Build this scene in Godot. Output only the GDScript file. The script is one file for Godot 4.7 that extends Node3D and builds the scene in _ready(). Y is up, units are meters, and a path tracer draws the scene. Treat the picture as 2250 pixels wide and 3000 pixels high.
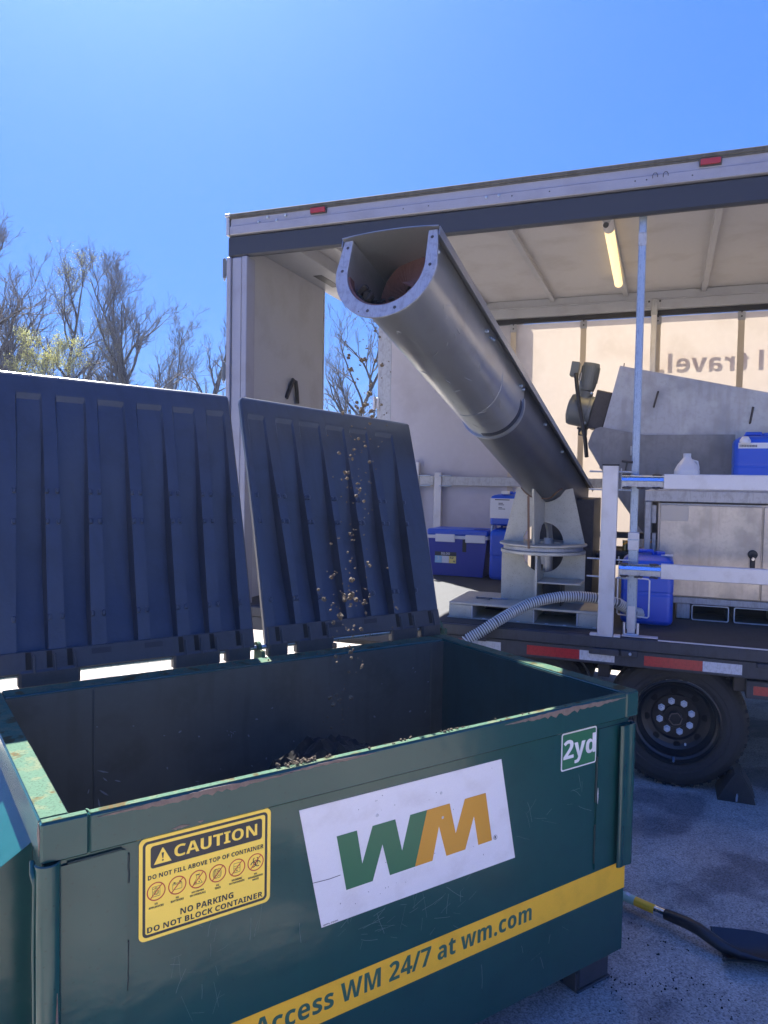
extends Node3D

# ---------------------------------------------------------------- mesh builder
class B:
	var v := PackedVector3Array()
	var n := PackedVector3Array()

	func tri(a: Vector3, b: Vector3, c: Vector3, na: Vector3, nb: Vector3, nc: Vector3) -> void:
		# front faces run clockwise
		v.append(a); n.append(na)
		if (b - a).cross(c - a).dot(na + nb + nc) > 0.0:
			v.append(c); n.append(nc); v.append(b); n.append(nb)
		else:
			v.append(b); n.append(nb); v.append(c); n.append(nc)

	func ftri(a: Vector3, b: Vector3, c: Vector3, out: Vector3) -> void:
		var m := (b - a).cross(c - a)
		if m.length_squared() < 1e-18:
			return
		m = m.normalized()
		if m.dot(out) < 0.0:
			m = -m
		tri(a, b, c, m, m, m)

	func quad(a: Vector3, b: Vector3, c: Vector3, d: Vector3, out: Vector3) -> void:
		ftri(a, b, c, out); ftri(a, c, d, out)

	func quad2(a: Vector3, b: Vector3, c: Vector3, d: Vector3, out: Vector3) -> B:
		quad(a, b, c, d, out)
		return self

	func squad(a: Vector3, b: Vector3, c: Vector3, d: Vector3, na: Vector3, nb: Vector3, nc: Vector3, nd: Vector3) -> void:
		tri(a, b, c, na, nb, nc); tri(a, c, d, na, nc, nd)

	func obox(t: Transform3D, s: Vector3, bev := 0.003) -> B:
		# box centred on t, chamfered
		var h := s * 0.5
		var c := minf(bev, minf(h.x, minf(h.y, h.z)) * 0.6)
		var P := func(x: float, y: float, z: float) -> Vector3: return t * Vector3(x, y, z)
		for ax in 3:
			var u := (ax + 1) % 3
			var w := (ax + 2) % 3
			for sg: float in [-1.0, 1.0]:
				var o := Vector3(); o[ax] = sg
				var q := []
				for k: Vector2 in [Vector2(-1, -1), Vector2(1, -1), Vector2(1, 1), Vector2(-1, 1)]:
					var p := Vector3(); p[ax] = sg * h[ax]; p[u] = k.x * (h[u] - c); p[w] = k.y * (h[w] - c)
					q.append(t * p)
				quad(q[0], q[1], q[2], q[3], t.basis * o)
			if c <= 0.0:
				continue
			for su: float in [-1.0, 1.0]:
				for sw: float in [-1.0, 1.0]:
					var a := Vector3(); a[u] = su * h[u]; a[w] = sw * (h[w] - c); a[ax] = -(h[ax] - c)
					var b := a; b[ax] = h[ax] - c
					var d := Vector3(); d[u] = su * (h[u] - c); d[w] = sw * h[w]; d[ax] = -(h[ax] - c)
					var e := d; e[ax] = h[ax] - c
					var o := Vector3(); o[u] = su; o[w] = sw
					quad(t * a, t * b, t * e, t * d, t.basis * o)
		if c > 0.0:
			for sx: float in [-1.0, 1.0]:
				for sy: float in [-1.0, 1.0]:
					for sz: float in [-1.0, 1.0]:
						ftri(P.call(sx * h.x, sy * (h.y - c), sz * (h.z - c)), P.call(sx * (h.x - c), sy * h.y, sz * (h.z - c)), P.call(sx * (h.x - c), sy * (h.y - c), sz * h.z), t.basis * Vector3(sx, sy, sz))
		return self

	func box(x0: float, y0: float, z0: float, x1: float, y1: float, z1: float, bev := 0.003) -> B:
		return obox(Transform3D(Basis(), Vector3(x0 + x1, y0 + y1, z0 + z1) * 0.5), Vector3(absf(x1 - x0), absf(y1 - y0), absf(z1 - z0)), bev)

	func tube(pts: Array, rad: Variant, sides := 8, caps := true) -> B:
		# swept round tube with smooth normals; rad is a number or one per point
		var last := pts.size() - 1
		var d0: Vector3 = (pts[1] - pts[0]).normalized()
		var up := Vector3.UP if absf(d0.y) < 0.9 else Vector3.RIGHT
		var x := up.cross(d0).normalized()
		var rings := []
		var norms := []
		for i in pts.size():
			var d: Vector3 = ((pts[mini(i + 1, last)] as Vector3) - (pts[maxi(i - 1, 0)] as Vector3)).normalized()
			x = (x - d * x.dot(d)).normalized()
			var y := d.cross(x)
			var r: float = rad[i] if rad is Array or rad is PackedFloat32Array else float(rad)
			var ring := PackedVector3Array()
			var nr := PackedVector3Array()
			for k in sides:
				var a := TAU * k / sides
				var o := x * cos(a) + y * sin(a)
				ring.append((pts[i] as Vector3) + o * r); nr.append(o)
			rings.append(ring); norms.append(nr)
		for i in last:
			for k in sides:
				var k2 := (k + 1) % sides
				squad(rings[i][k], rings[i][k2], rings[i + 1][k2], rings[i + 1][k], norms[i][k], norms[i][k2], norms[i + 1][k2], norms[i + 1][k])
		if caps:
			for e in [0, last]:
				var o: Vector3 = -d0 if e == 0 else ((pts[last] as Vector3) - (pts[last - 1] as Vector3)).normalized()
				for k in sides:
					ftri(pts[e], rings[e][k], rings[e][(k + 1) % sides], o)
		return self

	func cyl(a: Vector3, b: Vector3, r: float, sides := 16, r2 := -1.0) -> B:
		return tube([a, b], [r, r if r2 < 0.0 else r2], sides)

	func lathe(t: Transform3D, prof: Array, segs := 32, from := 0.0, to := TAU) -> B:
		# profile of Vector2(radius, height) about t's y axis, each span shaded by its own slope
		for i in prof.size() - 1:
			var p: Vector2 = prof[i]
			var q: Vector2 = prof[i + 1]
			var m := Vector2(q.y - p.y, p.x - q.x).normalized()
			for k in segs:
				var a := from + (to - from) * k / segs
				var b := from + (to - from) * (k + 1) / segs
				var ca := Vector3(cos(a), 0, sin(a))
				var cb := Vector3(cos(b), 0, sin(b))
				var A := t * (ca * p.x + Vector3(0, p.y, 0))
				var Bp := t * (cb * p.x + Vector3(0, p.y, 0))
				var C := t * (cb * q.x + Vector3(0, q.y, 0))
				var D := t * (ca * q.x + Vector3(0, q.y, 0))
				var na := t.basis * (ca * m.x + Vector3(0, m.y, 0))
				var nb := t.basis * (cb * m.x + Vector3(0, m.y, 0))
				if p.x < 1e-5:
					tri(A, C, D, na, nb, na)
				elif q.x < 1e-5:
					tri(A, Bp, C, na, nb, na)
				else:
					squad(A, Bp, C, D, na, nb, nb, na)
		return self

	func prism(poly: PackedVector2Array, t: Transform3D, depth: float) -> B:
		# polygon in t's xy plane, from z = 0 to z = depth
		var ix := Geometry2D.triangulate_polygon(poly)
		var zo := t.basis.z.normalized()
		for i in range(0, ix.size(), 3):
			for e in 2:
				var z := depth * e
				var a := t * Vector3(poly[ix[i]].x, poly[ix[i]].y, z)
				var b := t * Vector3(poly[ix[i + 1]].x, poly[ix[i + 1]].y, z)
				var c := t * Vector3(poly[ix[i + 2]].x, poly[ix[i + 2]].y, z)
				ftri(a, b, c, zo * (1.0 if (e == 1) == (depth > 0.0) else -1.0))
		var cw := Geometry2D.is_polygon_clockwise(poly)
		for i in poly.size():
			var p := poly[i]
			var q := poly[(i + 1) % poly.size()]
			var o := Vector2(q.y - p.y, p.x - q.x) * (-1.0 if cw else 1.0)
			quad(t * Vector3(p.x, p.y, 0), t * Vector3(q.x, q.y, 0), t * Vector3(q.x, q.y, depth), t * Vector3(p.x, p.y, depth), t.basis * Vector3(o.x, o.y, 0))
		return self

	func ring(outer: PackedVector2Array, inner: PackedVector2Array, t: Transform3D, depth: float, closed := true) -> B:
		# flat frame between two outlines of as many points
		var m := outer.size()
		for i in m if closed else m - 1:
			var j := (i + 1) % m
			for e in 2:
				var z := depth * e
				quad(t * Vector3(outer[i].x, outer[i].y, z), t * Vector3(outer[j].x, outer[j].y, z), t * Vector3(inner[j].x, inner[j].y, z), t * Vector3(inner[i].x, inner[i].y, z), t.basis.z * (1.0 if (e == 1) == (depth > 0.0) else -1.0))
			var c := (outer[i] + outer[j] - inner[i] - inner[j])
			quad(t * Vector3(outer[i].x, outer[i].y, 0), t * Vector3(outer[j].x, outer[j].y, 0), t * Vector3(outer[j].x, outer[j].y, depth), t * Vector3(outer[i].x, outer[i].y, depth), t.basis * Vector3(c.x, c.y, 0))
			quad(t * Vector3(inner[i].x, inner[i].y, 0), t * Vector3(inner[j].x, inner[j].y, 0), t * Vector3(inner[j].x, inner[j].y, depth), t * Vector3(inner[i].x, inner[i].y, depth), t.basis * Vector3(-c.x, -c.y, 0))
		if not closed:
			for i in [0, m - 1]:
				var k: int = 1 if i == 0 else m - 2
				var o := outer[i] - outer[k]
				quad(t * Vector3(outer[i].x, outer[i].y, 0), t * Vector3(inner[i].x, inner[i].y, 0), t * Vector3(inner[i].x, inner[i].y, depth), t * Vector3(outer[i].x, outer[i].y, depth), t.basis * Vector3(o.x, o.y, 0))
		return self

	func mesh() -> ArrayMesh:
		var arr := []
		arr.resize(Mesh.ARRAY_MAX)
		arr[Mesh.ARRAY_VERTEX] = v
		arr[Mesh.ARRAY_NORMAL] = n
		var m := ArrayMesh.new()
		m.add_surface_from_arrays(Mesh.PRIMITIVE_TRIANGLES, arr)
		return m


# ---------------------------------------------------------------- naming and parenting
var FR := Transform3D()          # frame in which shapes are given (world, or the dumpster's)
var used := {}
var M := {}

func numbered(called: String) -> String:
	var k: int = used.get(called, 0)
	used[called] = k + 1
	return called if k == 0 else "%s_%03d" % [called, k]

func tag(o: Node, label: String, category: String, group := "") -> void:
	o.set_meta("label", label)
	o.set_meta("category", category)
	if group:
		o.set_meta("group", group)

func thing(called: String, label: String, category: String, at: Vector3, group := "") -> Node3D:
	var o := Node3D.new()
	o.name = numbered(called)
	add_child(o)
	o.global_transform = FR * Transform3D(Basis(), at)
	tag(o, label, category, group)
	return o

func put(called: String, shape: Variant, mat: Material, parent: Node3D, label := "") -> MeshInstance3D:
	var o := MeshInstance3D.new()
	o.mesh = shape.mesh() if shape is B else shape
	o.material_override = null
	for s in o.mesh.get_surface_count():
		o.set_surface_override_material(s, mat)
	o.name = called if parent != self else numbered(called)
	parent.add_child(o, true)
	o.transform = (parent.global_transform.affine_inverse() if parent != self else Transform3D()) * FR
	if label:
		o.set_meta("label", label)
	return o

func single(called: String, shape: Variant, mat: Material, label: String, category: String, at: Vector3, group := "") -> MeshInstance3D:
	# a thing that is one mesh, its origin at its base
	var o := put(called, shape, mat, self)
	tag(o, label, category, group)
	return o

func struct(called: String, shape: Variant, mat: Material) -> MeshInstance3D:
	var o := put(called, shape, mat, self)
	o.set_meta("kind", "structure")
	return o

func text(called: String, s: String, x0: float, x1: float, y0: float, y1: float, z: float, mat: Material, parent: Node3D, bold := true, slant := 0.0, mirrored := false, depth := 0.0008) -> MeshInstance3D:
	# flat lettering fitted to a rectangle of the frame's xy plane
	var t := TextMesh.new()
	var f := SystemFont.new()
	f.font_names = PackedStringArray(["Droid Sans"])
	f.font_weight = 700 if bold else 400
	t.font = f
	t.text = s
	t.font_size = 48
	t.pixel_size = 0.01
	t.depth = 0.01
	t.curve_step = 1.5
	var a := t.get_aabb()
	var arr := t.surface_get_arrays(0)
	var sx := (x1 - x0) / a.size.x
	var sy := (y1 - y0) / a.size.y
	var out := ArrayMesh.new()
	for k in t.get_surface_count():
		arr = t.surface_get_arrays(k)
		var vs: PackedVector3Array = arr[Mesh.ARRAY_VERTEX]
		var ns: PackedVector3Array = arr[Mesh.ARRAY_NORMAL]
		for i in vs.size():
			var p := vs[i] - a.position
			var u := p.x * sx
			if mirrored:
				u = (x1 - x0) - u
			vs[i] = Vector3(x0 + u + slant * p.y * sy, y0 + p.y * sy, z + p.z / 0.01 * depth)
			if mirrored:
				ns[i].x = -ns[i].x
		arr[Mesh.ARRAY_VERTEX] = vs
		arr[Mesh.ARRAY_NORMAL] = ns
		if mirrored:
			var ix: PackedInt32Array = arr[Mesh.ARRAY_INDEX]
			for i in range(0, ix.size(), 3):
				var q := ix[i]; ix[i] = ix[i + 1]; ix[i + 1] = q
			arr[Mesh.ARRAY_INDEX] = ix
		out.add_surface_from_arrays(Mesh.PRIMITIVE_TRIANGLES, arr)
	return put(called, out, mat, parent)

func rr(x0: float, y0: float, x1: float, y1: float, r: float, k := 5) -> PackedVector2Array:
	var p := PackedVector2Array()
	for c: Array in [[x1 - r, y1 - r, 0.0], [x0 + r, y1 - r, PI / 2], [x0 + r, y0 + r, PI], [x1 - r, y0 + r, PI * 1.5]]:
		for i in k + 1:
			var a: float = c[2] + PI / 2 * i / k
			p.append(Vector2(c[0] + r * cos(a), c[1] + r * sin(a)))
	return p

func disc(cx: float, cy: float, r: float, k := 24) -> PackedVector2Array:
	var p := PackedVector2Array()
	for i in k:
		p.append(Vector2(cx + r * cos(TAU * i / k), cy + r * sin(TAU * i / k)))
	return p

func arc(cx: float, cy: float, r: float, a0: float, a1: float, k := 12) -> PackedVector2Array:
	var p := PackedVector2Array()
	for i in k + 1:
		var a := lerpf(a0, a1, float(i) / k)
		p.append(Vector2(cx + r * cos(a), cy + r * sin(a)))
	return p

func pv(a: Array) -> PackedVector2Array:
	var p := PackedVector2Array()
	for i in range(0, a.size(), 2):
		p.append(Vector2(a[i], a[i + 1]))
	return p

func look(o: Vector3, z: Vector3, up := Vector3.UP) -> Transform3D:
	var zz := z.normalized()
	var x := up.cross(zz).normalized()
	return Transform3D(Basis(x, zz.cross(x), zz), o)

func yaxis(o: Vector3, y: Vector3) -> Transform3D:
	var yy := y.normalized()
	var x := (Vector3.RIGHT if absf(yy.x) < 0.9 else Vector3.FORWARD).cross(yy).normalized()
	return Transform3D(Basis(x, yy, x.cross(yy)), o)

# ---------------------------------------------------------------- materials
func noise_image(sz: int, kind: int, freq: float, oct: int, sd: int, stretch := 1.0) -> Image:
	var f := FastNoiseLite.new()
	f.seed = sd
	f.noise_type = kind as FastNoiseLite.NoiseType
	f.frequency = freq
	f.fractal_octaves = oct
	f.fractal_type = FastNoiseLite.FRACTAL_FBM if oct > 1 else FastNoiseLite.FRACTAL_NONE
	var im := f.get_seamless_image(sz, sz)
	im.convert(Image.FORMAT_L8)
	if stretch != 1.0:
		# streaks: squeeze a strip of the noise over the whole tile
		var s := im.duplicate() as Image
		var hh := maxi(4, int(sz / stretch))
		s = s.get_region(Rect2i(0, 0, sz, hh))
		# mirror the strip so that it still tiles
		var d := Image.create(sz, hh * 2, false, Image.FORMAT_L8)
		d.blit_rect(s, Rect2i(0, 0, sz, hh), Vector2i.ZERO)
		s.flip_y()
		d.blit_rect(s, Rect2i(0, 0, sz, hh), Vector2i(0, hh))
		d.resize(sz, sz, Image.INTERPOLATE_CUBIC)
		im = d
	return im

func lay(sz: int, base: Color, layers: Array) -> ImageTexture:
	# layers: [image, colour, low, high] mixes the colour in where the noise runs from low to high
	var n := sz * sz
	var px := PackedFloat32Array(); px.resize(n * 3)
	for i in n:
		px[i * 3] = base.r; px[i * 3 + 1] = base.g; px[i * 3 + 2] = base.b
	for L: Array in layers:
		var im: Image = L[0]
		var by := im.get_data()
		var c: Color = L[1]
		var lo: float = L[2] * 255.0
		var k: float = 1.0 / (L[3] * 255.0 - lo)
		var tbl := PackedFloat32Array(); tbl.resize(256)
		for i in 256:
			tbl[i] = clampf((i - lo) * k, 0.0, 1.0) * c.a
		for i in n:
			var w := tbl[by[i]]
			if w > 0.0:
				var j := i * 3
				px[j] += (c.r - px[j]) * w; px[j + 1] += (c.g - px[j + 1]) * w; px[j + 2] += (c.b - px[j + 2]) * w
	var out := PackedByteArray(); out.resize(n * 3)
	for i in n * 3:
		out[i] = int(clampf(px[i], 0.0, 1.0) * 255.0)
	return ImageTexture.create_from_image(Image.create_from_data(sz, sz, false, Image.FORMAT_RGB8, out))

func lin(r: float, g: float, b: float) -> Color:
	return Color(r, g, b).linear_to_srgb()

func mat(called: String, c: Color, rough := 0.6, metal := 0.0, tex: Texture2D = null, scale := 1.0, bump: Texture2D = null, bump_cm := 0.1, bump_scale := 0.0) -> StandardMaterial3D:
	var m := StandardMaterial3D.new()
	m.resource_name = called
	m.albedo_color = c
	m.roughness = rough
	m.metallic = metal
	if tex or bump:
		m.uv1_triplanar = true
		m.uv1_world_triplanar = true
		m.uv1_triplanar_sharpness = 4.0
		m.uv1_scale = Vector3.ONE * scale
		m.texture_filter = BaseMaterial3D.TEXTURE_FILTER_LINEAR_WITH_MIPMAPS_ANISOTROPIC
	if tex:
		m.albedo_texture = tex
	if bump:
		m.heightmap_enabled = true
		m.heightmap_texture = bump
		m.heightmap_scale = bump_cm
	M[called] = m
	return m

func materials() -> void:
	var fine := noise_image(512, FastNoiseLite.TYPE_SIMPLEX_SMOOTH, 0.09, 3, 11)
	var blot := noise_image(512, FastNoiseLite.TYPE_SIMPLEX_SMOOTH, 0.012, 5, 12)
	var blot2 := noise_image(512, FastNoiseLite.TYPE_SIMPLEX_SMOOTH, 0.008, 4, 13)
	var speck := noise_image(512, FastNoiseLite.TYPE_CELLULAR, 0.16, 1, 14)
	var grain := noise_image(512, FastNoiseLite.TYPE_VALUE, 0.45, 2, 15)
	var streak := noise_image(512, FastNoiseLite.TYPE_SIMPLEX_SMOOTH, 0.05, 4, 16, 14.0)
	var scratch := noise_image(512, FastNoiseLite.TYPE_SIMPLEX_SMOOTH, 0.035, 2, 17, 20.0)
	var pit := noise_image(512, FastNoiseLite.TYPE_CELLULAR, 0.05, 1, 18)
	var W := Color.WHITE
	var g_asph := lay(512, Color(0.70, 0.68, 0.655), [[blot, Color(0.62, 0.61, 0.595, 0.6), 0.45, 0.75], [blot2, Color(0.75, 0.725, 0.69, 0.6), 0.5, 0.8], [grain, Color(0.84, 0.82, 0.79, 0.75), 0.52, 0.8], [grain, Color(0.42, 0.41, 0.40, 0.7), 0.44, 0.2], [speck, Color(0.84, 0.82, 0.78, 0.7), 0.10, 0.02]])
	var big := noise_image(512, FastNoiseLite.TYPE_SIMPLEX_SMOOTH, 0.014, 6, 31)
	var t_big := lay(512, Color(0.92, 0.92, 0.92), [[big, Color(0.66, 0.66, 0.68, 0.9), 0.55, 0.72], [big, Color(1, 1, 1, 0.8), 0.4, 0.25]])
	var t_blotched := lay(512, Color(0.93, 0.93, 0.93), [[blot, Color(0.80, 0.79, 0.78, 0.7), 0.5, 0.8], [fine, Color(1, 1, 1, 0.4), 0.5, 0.8], [streak, Color(0.80, 0.79, 0.77, 0.5), 0.55, 0.8]])
	var t_clean := lay(512, Color(0.96, 0.96, 0.96), [[blot2, Color(0.89, 0.88, 0.87, 0.7), 0.5, 0.85], [fine, Color(1, 1, 1, 0.25), 0.5, 0.8]])
	var t_streaked := lay(512, Color(0.92, 0.90, 0.88), [[blot2, Color(0.76, 0.75, 0.74, 0.8), 0.45, 0.8], [streak, Color(0.80, 0.77, 0.73, 0.55), 0.5, 0.85], [blot, Color(1, 0.99, 0.95, 0.5), 0.5, 0.75], [fine, Color(0.8, 0.78, 0.75, 0.3), 0.55, 0.8]])
	var t_galv := lay(512, Color(0.82, 0.86, 0.9), [[speck, Color(0.58, 0.63, 0.7, 0.8), 0.35, 0.6], [fine, Color(1, 1, 1, 0.7), 0.55, 0.8], [scratch, Color(0.55, 0.58, 0.62, 0.6), 0.6, 0.75]])
	var t_paint := lay(512, Color(0.92, 0.92, 0.92), [[blot, Color(0.78, 0.84, 0.84, 0.8), 0.5, 0.8], [streak, Color(0.66, 0.68, 0.7, 0.55), 0.58, 0.78], [scratch, Color(1.0, 1.0, 1.0, 0.35), 0.72, 0.8]])
	var t_green := lay(512, Color(0.95, 0.95, 0.95), [[blot2, Color(0.84, 0.88, 0.88, 0.7), 0.5, 0.85], [scratch, Color(1.0, 1.0, 1.0, 0.4), 0.72, 0.8], [pit, Color(0.6, 0.5, 0.45, 0.5), 0.04, 0.0]])
	var t_worn := lay(512, Color(0.70, 0.84, 0.76), [[blot, Color(0.90, 0.88, 0.76, 0.95), 0.5, 0.66], [blot2, Color(0.75, 0.52, 0.32, 0.85), 0.66, 0.76], [pit, Color(0.35, 0.33, 0.3, 0.6), 0.08, 0.02], [fine, Color(0.55, 0.66, 0.6, 0.6), 0.55, 0.75]])
	var t_inside := lay(512, Color(0.7, 0.72, 0.72), [[blot, Color(1, 0.95, 0.85, 0.7), 0.5, 0.8], [streak, Color(0.5, 0.5, 0.5, 0.6), 0.5, 0.75], [pit, Color(1.0, 1.0, 1.0, 0.5), 0.05, 0.0]])
	var t_soil := lay(512, Color(0.6, 0.6, 0.6), [[grain, Color(1, 0.95, 0.85, 0.9), 0.55, 0.8], [speck, Color(0.25, 0.25, 0.25, 0.8), 0.4, 0.1]])
	var t_bark := lay(512, Color(0.8, 0.8, 0.8), [[streak, Color(0.5, 0.5, 0.5, 0.9), 0.45, 0.7], [fine, Color(1, 1, 1, 0.6), 0.5, 0.8]])
	var h_fine := ImageTexture.create_from_image(fine)
	var h_grain := ImageTexture.create_from_image(grain)
	var h_blot := ImageTexture.create_from_image(blot)

	var gm := mat("asphalt", Color(1, 1, 1), 0.92, 0.0, g_asph, 1.1, h_grain, 0.25)
	gm.albedo_color = Color(1.0, 0.965, 0.92)
	gm.detail_enabled = true
	gm.detail_blend_mode = BaseMaterial3D.BLEND_MODE_MUL
	gm.detail_albedo = t_big
	gm.detail_uv_layer = BaseMaterial3D.DETAIL_UV_2
	gm.uv2_triplanar = true
	gm.uv2_world_triplanar = true
	gm.uv2_scale = Vector3.ONE * 0.23
	mat("green_paint", lin(0.010, 0.070, 0.064), 0.20, 0.0, t_green, 1.0, h_blot, 0.13)
	mat("worn_rim", lin(0.125, 0.165, 0.135), 0.7, 0.0, t_worn, 2.3, h_fine, 0.08)
	M.worn_rim.metallic_specular = 0.15
	mat("dark_green", lin(0.012, 0.035, 0.03), 0.5, 0.0, t_paint, 1.7)
	mat("seam", lin(0.008, 0.03, 0.028), 0.6)
	mat("rust_scrape", lin(0.23, 0.17, 0.13), 0.8, 0.0, t_blotched, 6.0)
	mat("inside_steel", lin(0.105, 0.106, 0.094), 0.36, 0.1, t_blotched, 0.7)
	mat("inside_green", lin(0.022, 0.062, 0.060), 0.45, 0.0, t_blotched, 0.8)
	mat("lid_plastic", lin(0.035, 0.046, 0.072), 0.33, 0.0, t_blotched, 0.9, h_grain, 0.03)
	mat("lid_foot", lin(0.045, 0.047, 0.05), 0.55, 0.0, t_blotched, 2.1)
	mat("yellow", lin(0.98, 0.53, 0.03), 0.4, 0.0, t_clean, 2.0)
	mat("caution_yellow", lin(0.98, 0.68, 0.09), 0.35)
	mat("ink", lin(0.02, 0.024, 0.03), 0.45)
	mat("sign_red", lin(0.50, 0.06, 0.03), 0.45)
	mat("sign_white", lin(0.78, 0.77, 0.78), 0.4, 0.0, t_clean, 1.9)
	mat("sign_green", lin(0.012, 0.13, 0.06), 0.35)
	mat("sign_gold", lin(0.58, 0.27, 0.02), 0.35)
	mat("band_green", lin(0.02, 0.10, 0.07), 0.4)
	mat("rod", lin(0.6, 0.62, 0.64), 0.3, 0.9, t_galv, 6.0)
	mat("galvanised", lin(0.55, 0.60, 0.66), 0.40, 0.5, t_galv, 9.0)
	mat("cap_grey", lin(0.11, 0.11, 0.10), 0.8, 0.0, t_blotched, 1.5)
	M.cap_grey.metallic_specular = 0.2
	mat("nut_steel", lin(0.72, 0.74, 0.76), 0.4, 0.2)
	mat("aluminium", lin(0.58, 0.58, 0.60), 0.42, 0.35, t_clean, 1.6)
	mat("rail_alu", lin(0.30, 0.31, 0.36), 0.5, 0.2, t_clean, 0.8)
	mat("bright_alu", lin(0.78, 0.80, 0.84), 0.14, 0.95)
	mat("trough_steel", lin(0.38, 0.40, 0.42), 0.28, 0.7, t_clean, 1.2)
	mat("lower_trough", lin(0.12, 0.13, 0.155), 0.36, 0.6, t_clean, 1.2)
	mat("flange_steel", lin(0.40, 0.43, 0.48), 0.5, 0.35, t_blotched, 6.0)
	mat("burnt_steel", lin(0.035, 0.04, 0.06), 0.4, 0.6)
	mat("pedestal_steel", lin(0.56, 0.55, 0.50), 0.5, 0.35, lay(512, Color(0.92, 0.92, 0.9), [[blot, Color(0.86, 0.85, 0.82, 0.6), 0.5, 0.8], [pit, Color(0.3, 0.22, 0.18, 0.9), 0.055, 0.02]]), 2.0)
	mat("rust_weld", lin(0.16, 0.10, 0.07), 0.7, 0.2)
	mat("flight_red", lin(0.16, 0.075, 0.06), 0.55, 0.1, t_blotched, 5.0)
	mat("hopper_steel", lin(0.46, 0.46, 0.47), 0.36, 0.6, t_streaked, 0.55)
	mat("hopper_dark", lin(0.27, 0.27, 0.275), 0.42, 0.4, t_streaked, 0.6)
	mat("door_steel", lin(0.62, 0.58, 0.52), 0.34, 0.45, t_streaked, 0.8)
	mat("frame_steel", lin(0.48, 0.49, 0.50), 0.45, 0.35, t_blotched, 3.0)
	mat("paper", lin(0.62, 0.55, 0.42), 0.7)
	mat("motor_grey", lin(0.11, 0.125, 0.135), 0.45, 0.1)
	mat("motor_dark", lin(0.06, 0.055, 0.055), 0.5, 0.2, t_blotched, 5.0)
	mat("black", lin(0.012, 0.012, 0.014), 0.5)
	mat("void", lin(0.004, 0.004, 0.004), 0.9)
	mat("rubber", lin(0.030, 0.029, 0.029), 0.75, 0.0, t_blotched, 4.0, h_grain, 0.05)
	mat("wheel_black", lin(0.010, 0.011, 0.013), 0.35)
	mat("deck_black", lin(0.030, 0.033, 0.040), 0.75, 0.0, t_blotched, 1.5, h_grain, 0.1)
	mat("frame_black", lin(0.042, 0.048, 0.060), 0.55, 0.1, t_blotched, 2.0)
	mat("valance", lin(0.020, 0.024, 0.034), 0.5)
	mat("tape_red", lin(0.48, 0.03, 0.035), 0.3, 0.0, t_blotched, 7.0)
	mat("tape_white", lin(0.62, 0.63, 0.65), 0.35, 0.0, t_blotched, 7.0)
	mat("marker_red", lin(0.30, 0.03, 0.03), 0.25)
	mat("panel_white", lin(0.40, 0.41, 0.44), 0.5, 0.0, t_clean, 0.6)
	var c := mat("ceiling", lin(0.52, 0.52, 0.54), 0.7, 0.0, t_clean, 0.5)
	c.backlight_enabled = true
	c.backlight = lin(0.16, 0.14, 0.11)
	c = mat("curtain", lin(0.66, 0.66, 0.74), 0.7, 0.0, t_clean, 0.3)
	c.backlight_enabled = true
	c.backlight = lin(0.60, 0.495, 0.335)
	c = mat("curtain_liner", lin(0.74, 0.74, 0.80), 0.7)
	c.backlight_enabled = true
	c.backlight = lin(0.35, 0.35, 0.40)
	c = mat("curtain_print", lin(0.25, 0.18, 0.19), 0.7)
	c.backlight_enabled = true
	c.backlight = lin(0.60, 0.5, 0.5)
	mat("strap", lin(0.55, 0.47, 0.36), 0.7)
	mat("blue_plastic", lin(0.012, 0.085, 0.55), 0.35)
	mat("cooler_blue", lin(0.012, 0.03, 0.30), 0.4)
	mat("white_plastic", lin(0.72, 0.73, 0.74), 0.4)
	mat("jug", lin(0.62, 0.64, 0.66), 0.35)
	mat("hose", lin(0.60, 0.62, 0.60), 0.45)
	mat("hose_groove_shade", lin(0.10, 0.105, 0.11), 0.6)  # shade between the ribs, put into a darker hose colour
	mat("sky_label", lin(0.30, 0.55, 0.72), 0.5)
	mat("lemon_label", lin(0.80, 0.66, 0.20), 0.5)
	mat("soil", lin(0.050, 0.043, 0.036), 0.95, 0.0, t_soil, 9.0)
	mat("soil_sunlit", lin(0.36, 0.275, 0.18), 0.95, 0.0, t_soil, 14.0)  # lit copy of the soil: sunlight put into a paler colour
	mat("bark", lin(0.085, 0.080, 0.080), 0.9, 0.0, t_bark, 3.0)
	mat("twig", lin(0.105, 0.096, 0.096), 0.9)
	c = mat("bud_leaf", lin(0.24, 0.25, 0.06), 0.7)
	c.backlight_enabled = true
	c.backlight = lin(0.3, 0.3, 0.06)
	c = mat("bush_leaf", lin(0.24, 0.25, 0.085), 0.7)
	c.backlight_enabled = true
	c.backlight = lin(0.32, 0.32, 0.10)
	mat("shaft_yellow", lin(0.98, 0.50, 0.03), 0.4)
	mat("label_green", lin(0.40, 0.52, 0.38), 0.5)
	mat("shovel_black", lin(0.014, 0.015, 0.018), 0.42, 0.0, t_blotched, 9.0)
	mat("brass", lin(0.55, 0.42, 0.18), 0.35, 0.8)
	mat("grass", lin(0.10, 0.12, 0.035), 0.95, 0.0, t_soil, 2.0)
	c = mat("lamp_glow", lin(0.95, 0.9, 0.8), 0.5)
	c.emission_enabled = true
	c.emission = Color(1.0, 0.83, 0.52)
	c.emission_energy_multiplier = 0.30

# ---------------------------------------------------------------- scene
const DUMP := Vector3(-1.0599, 0.0, 3.015)
const DUMP_YAW := 0.9575
const SKY_SCALE := 0.238
const SUN := Vector3(-0.6, 1.0, -0.6)
var rng := RandomNumberGenerator.new()

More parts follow.
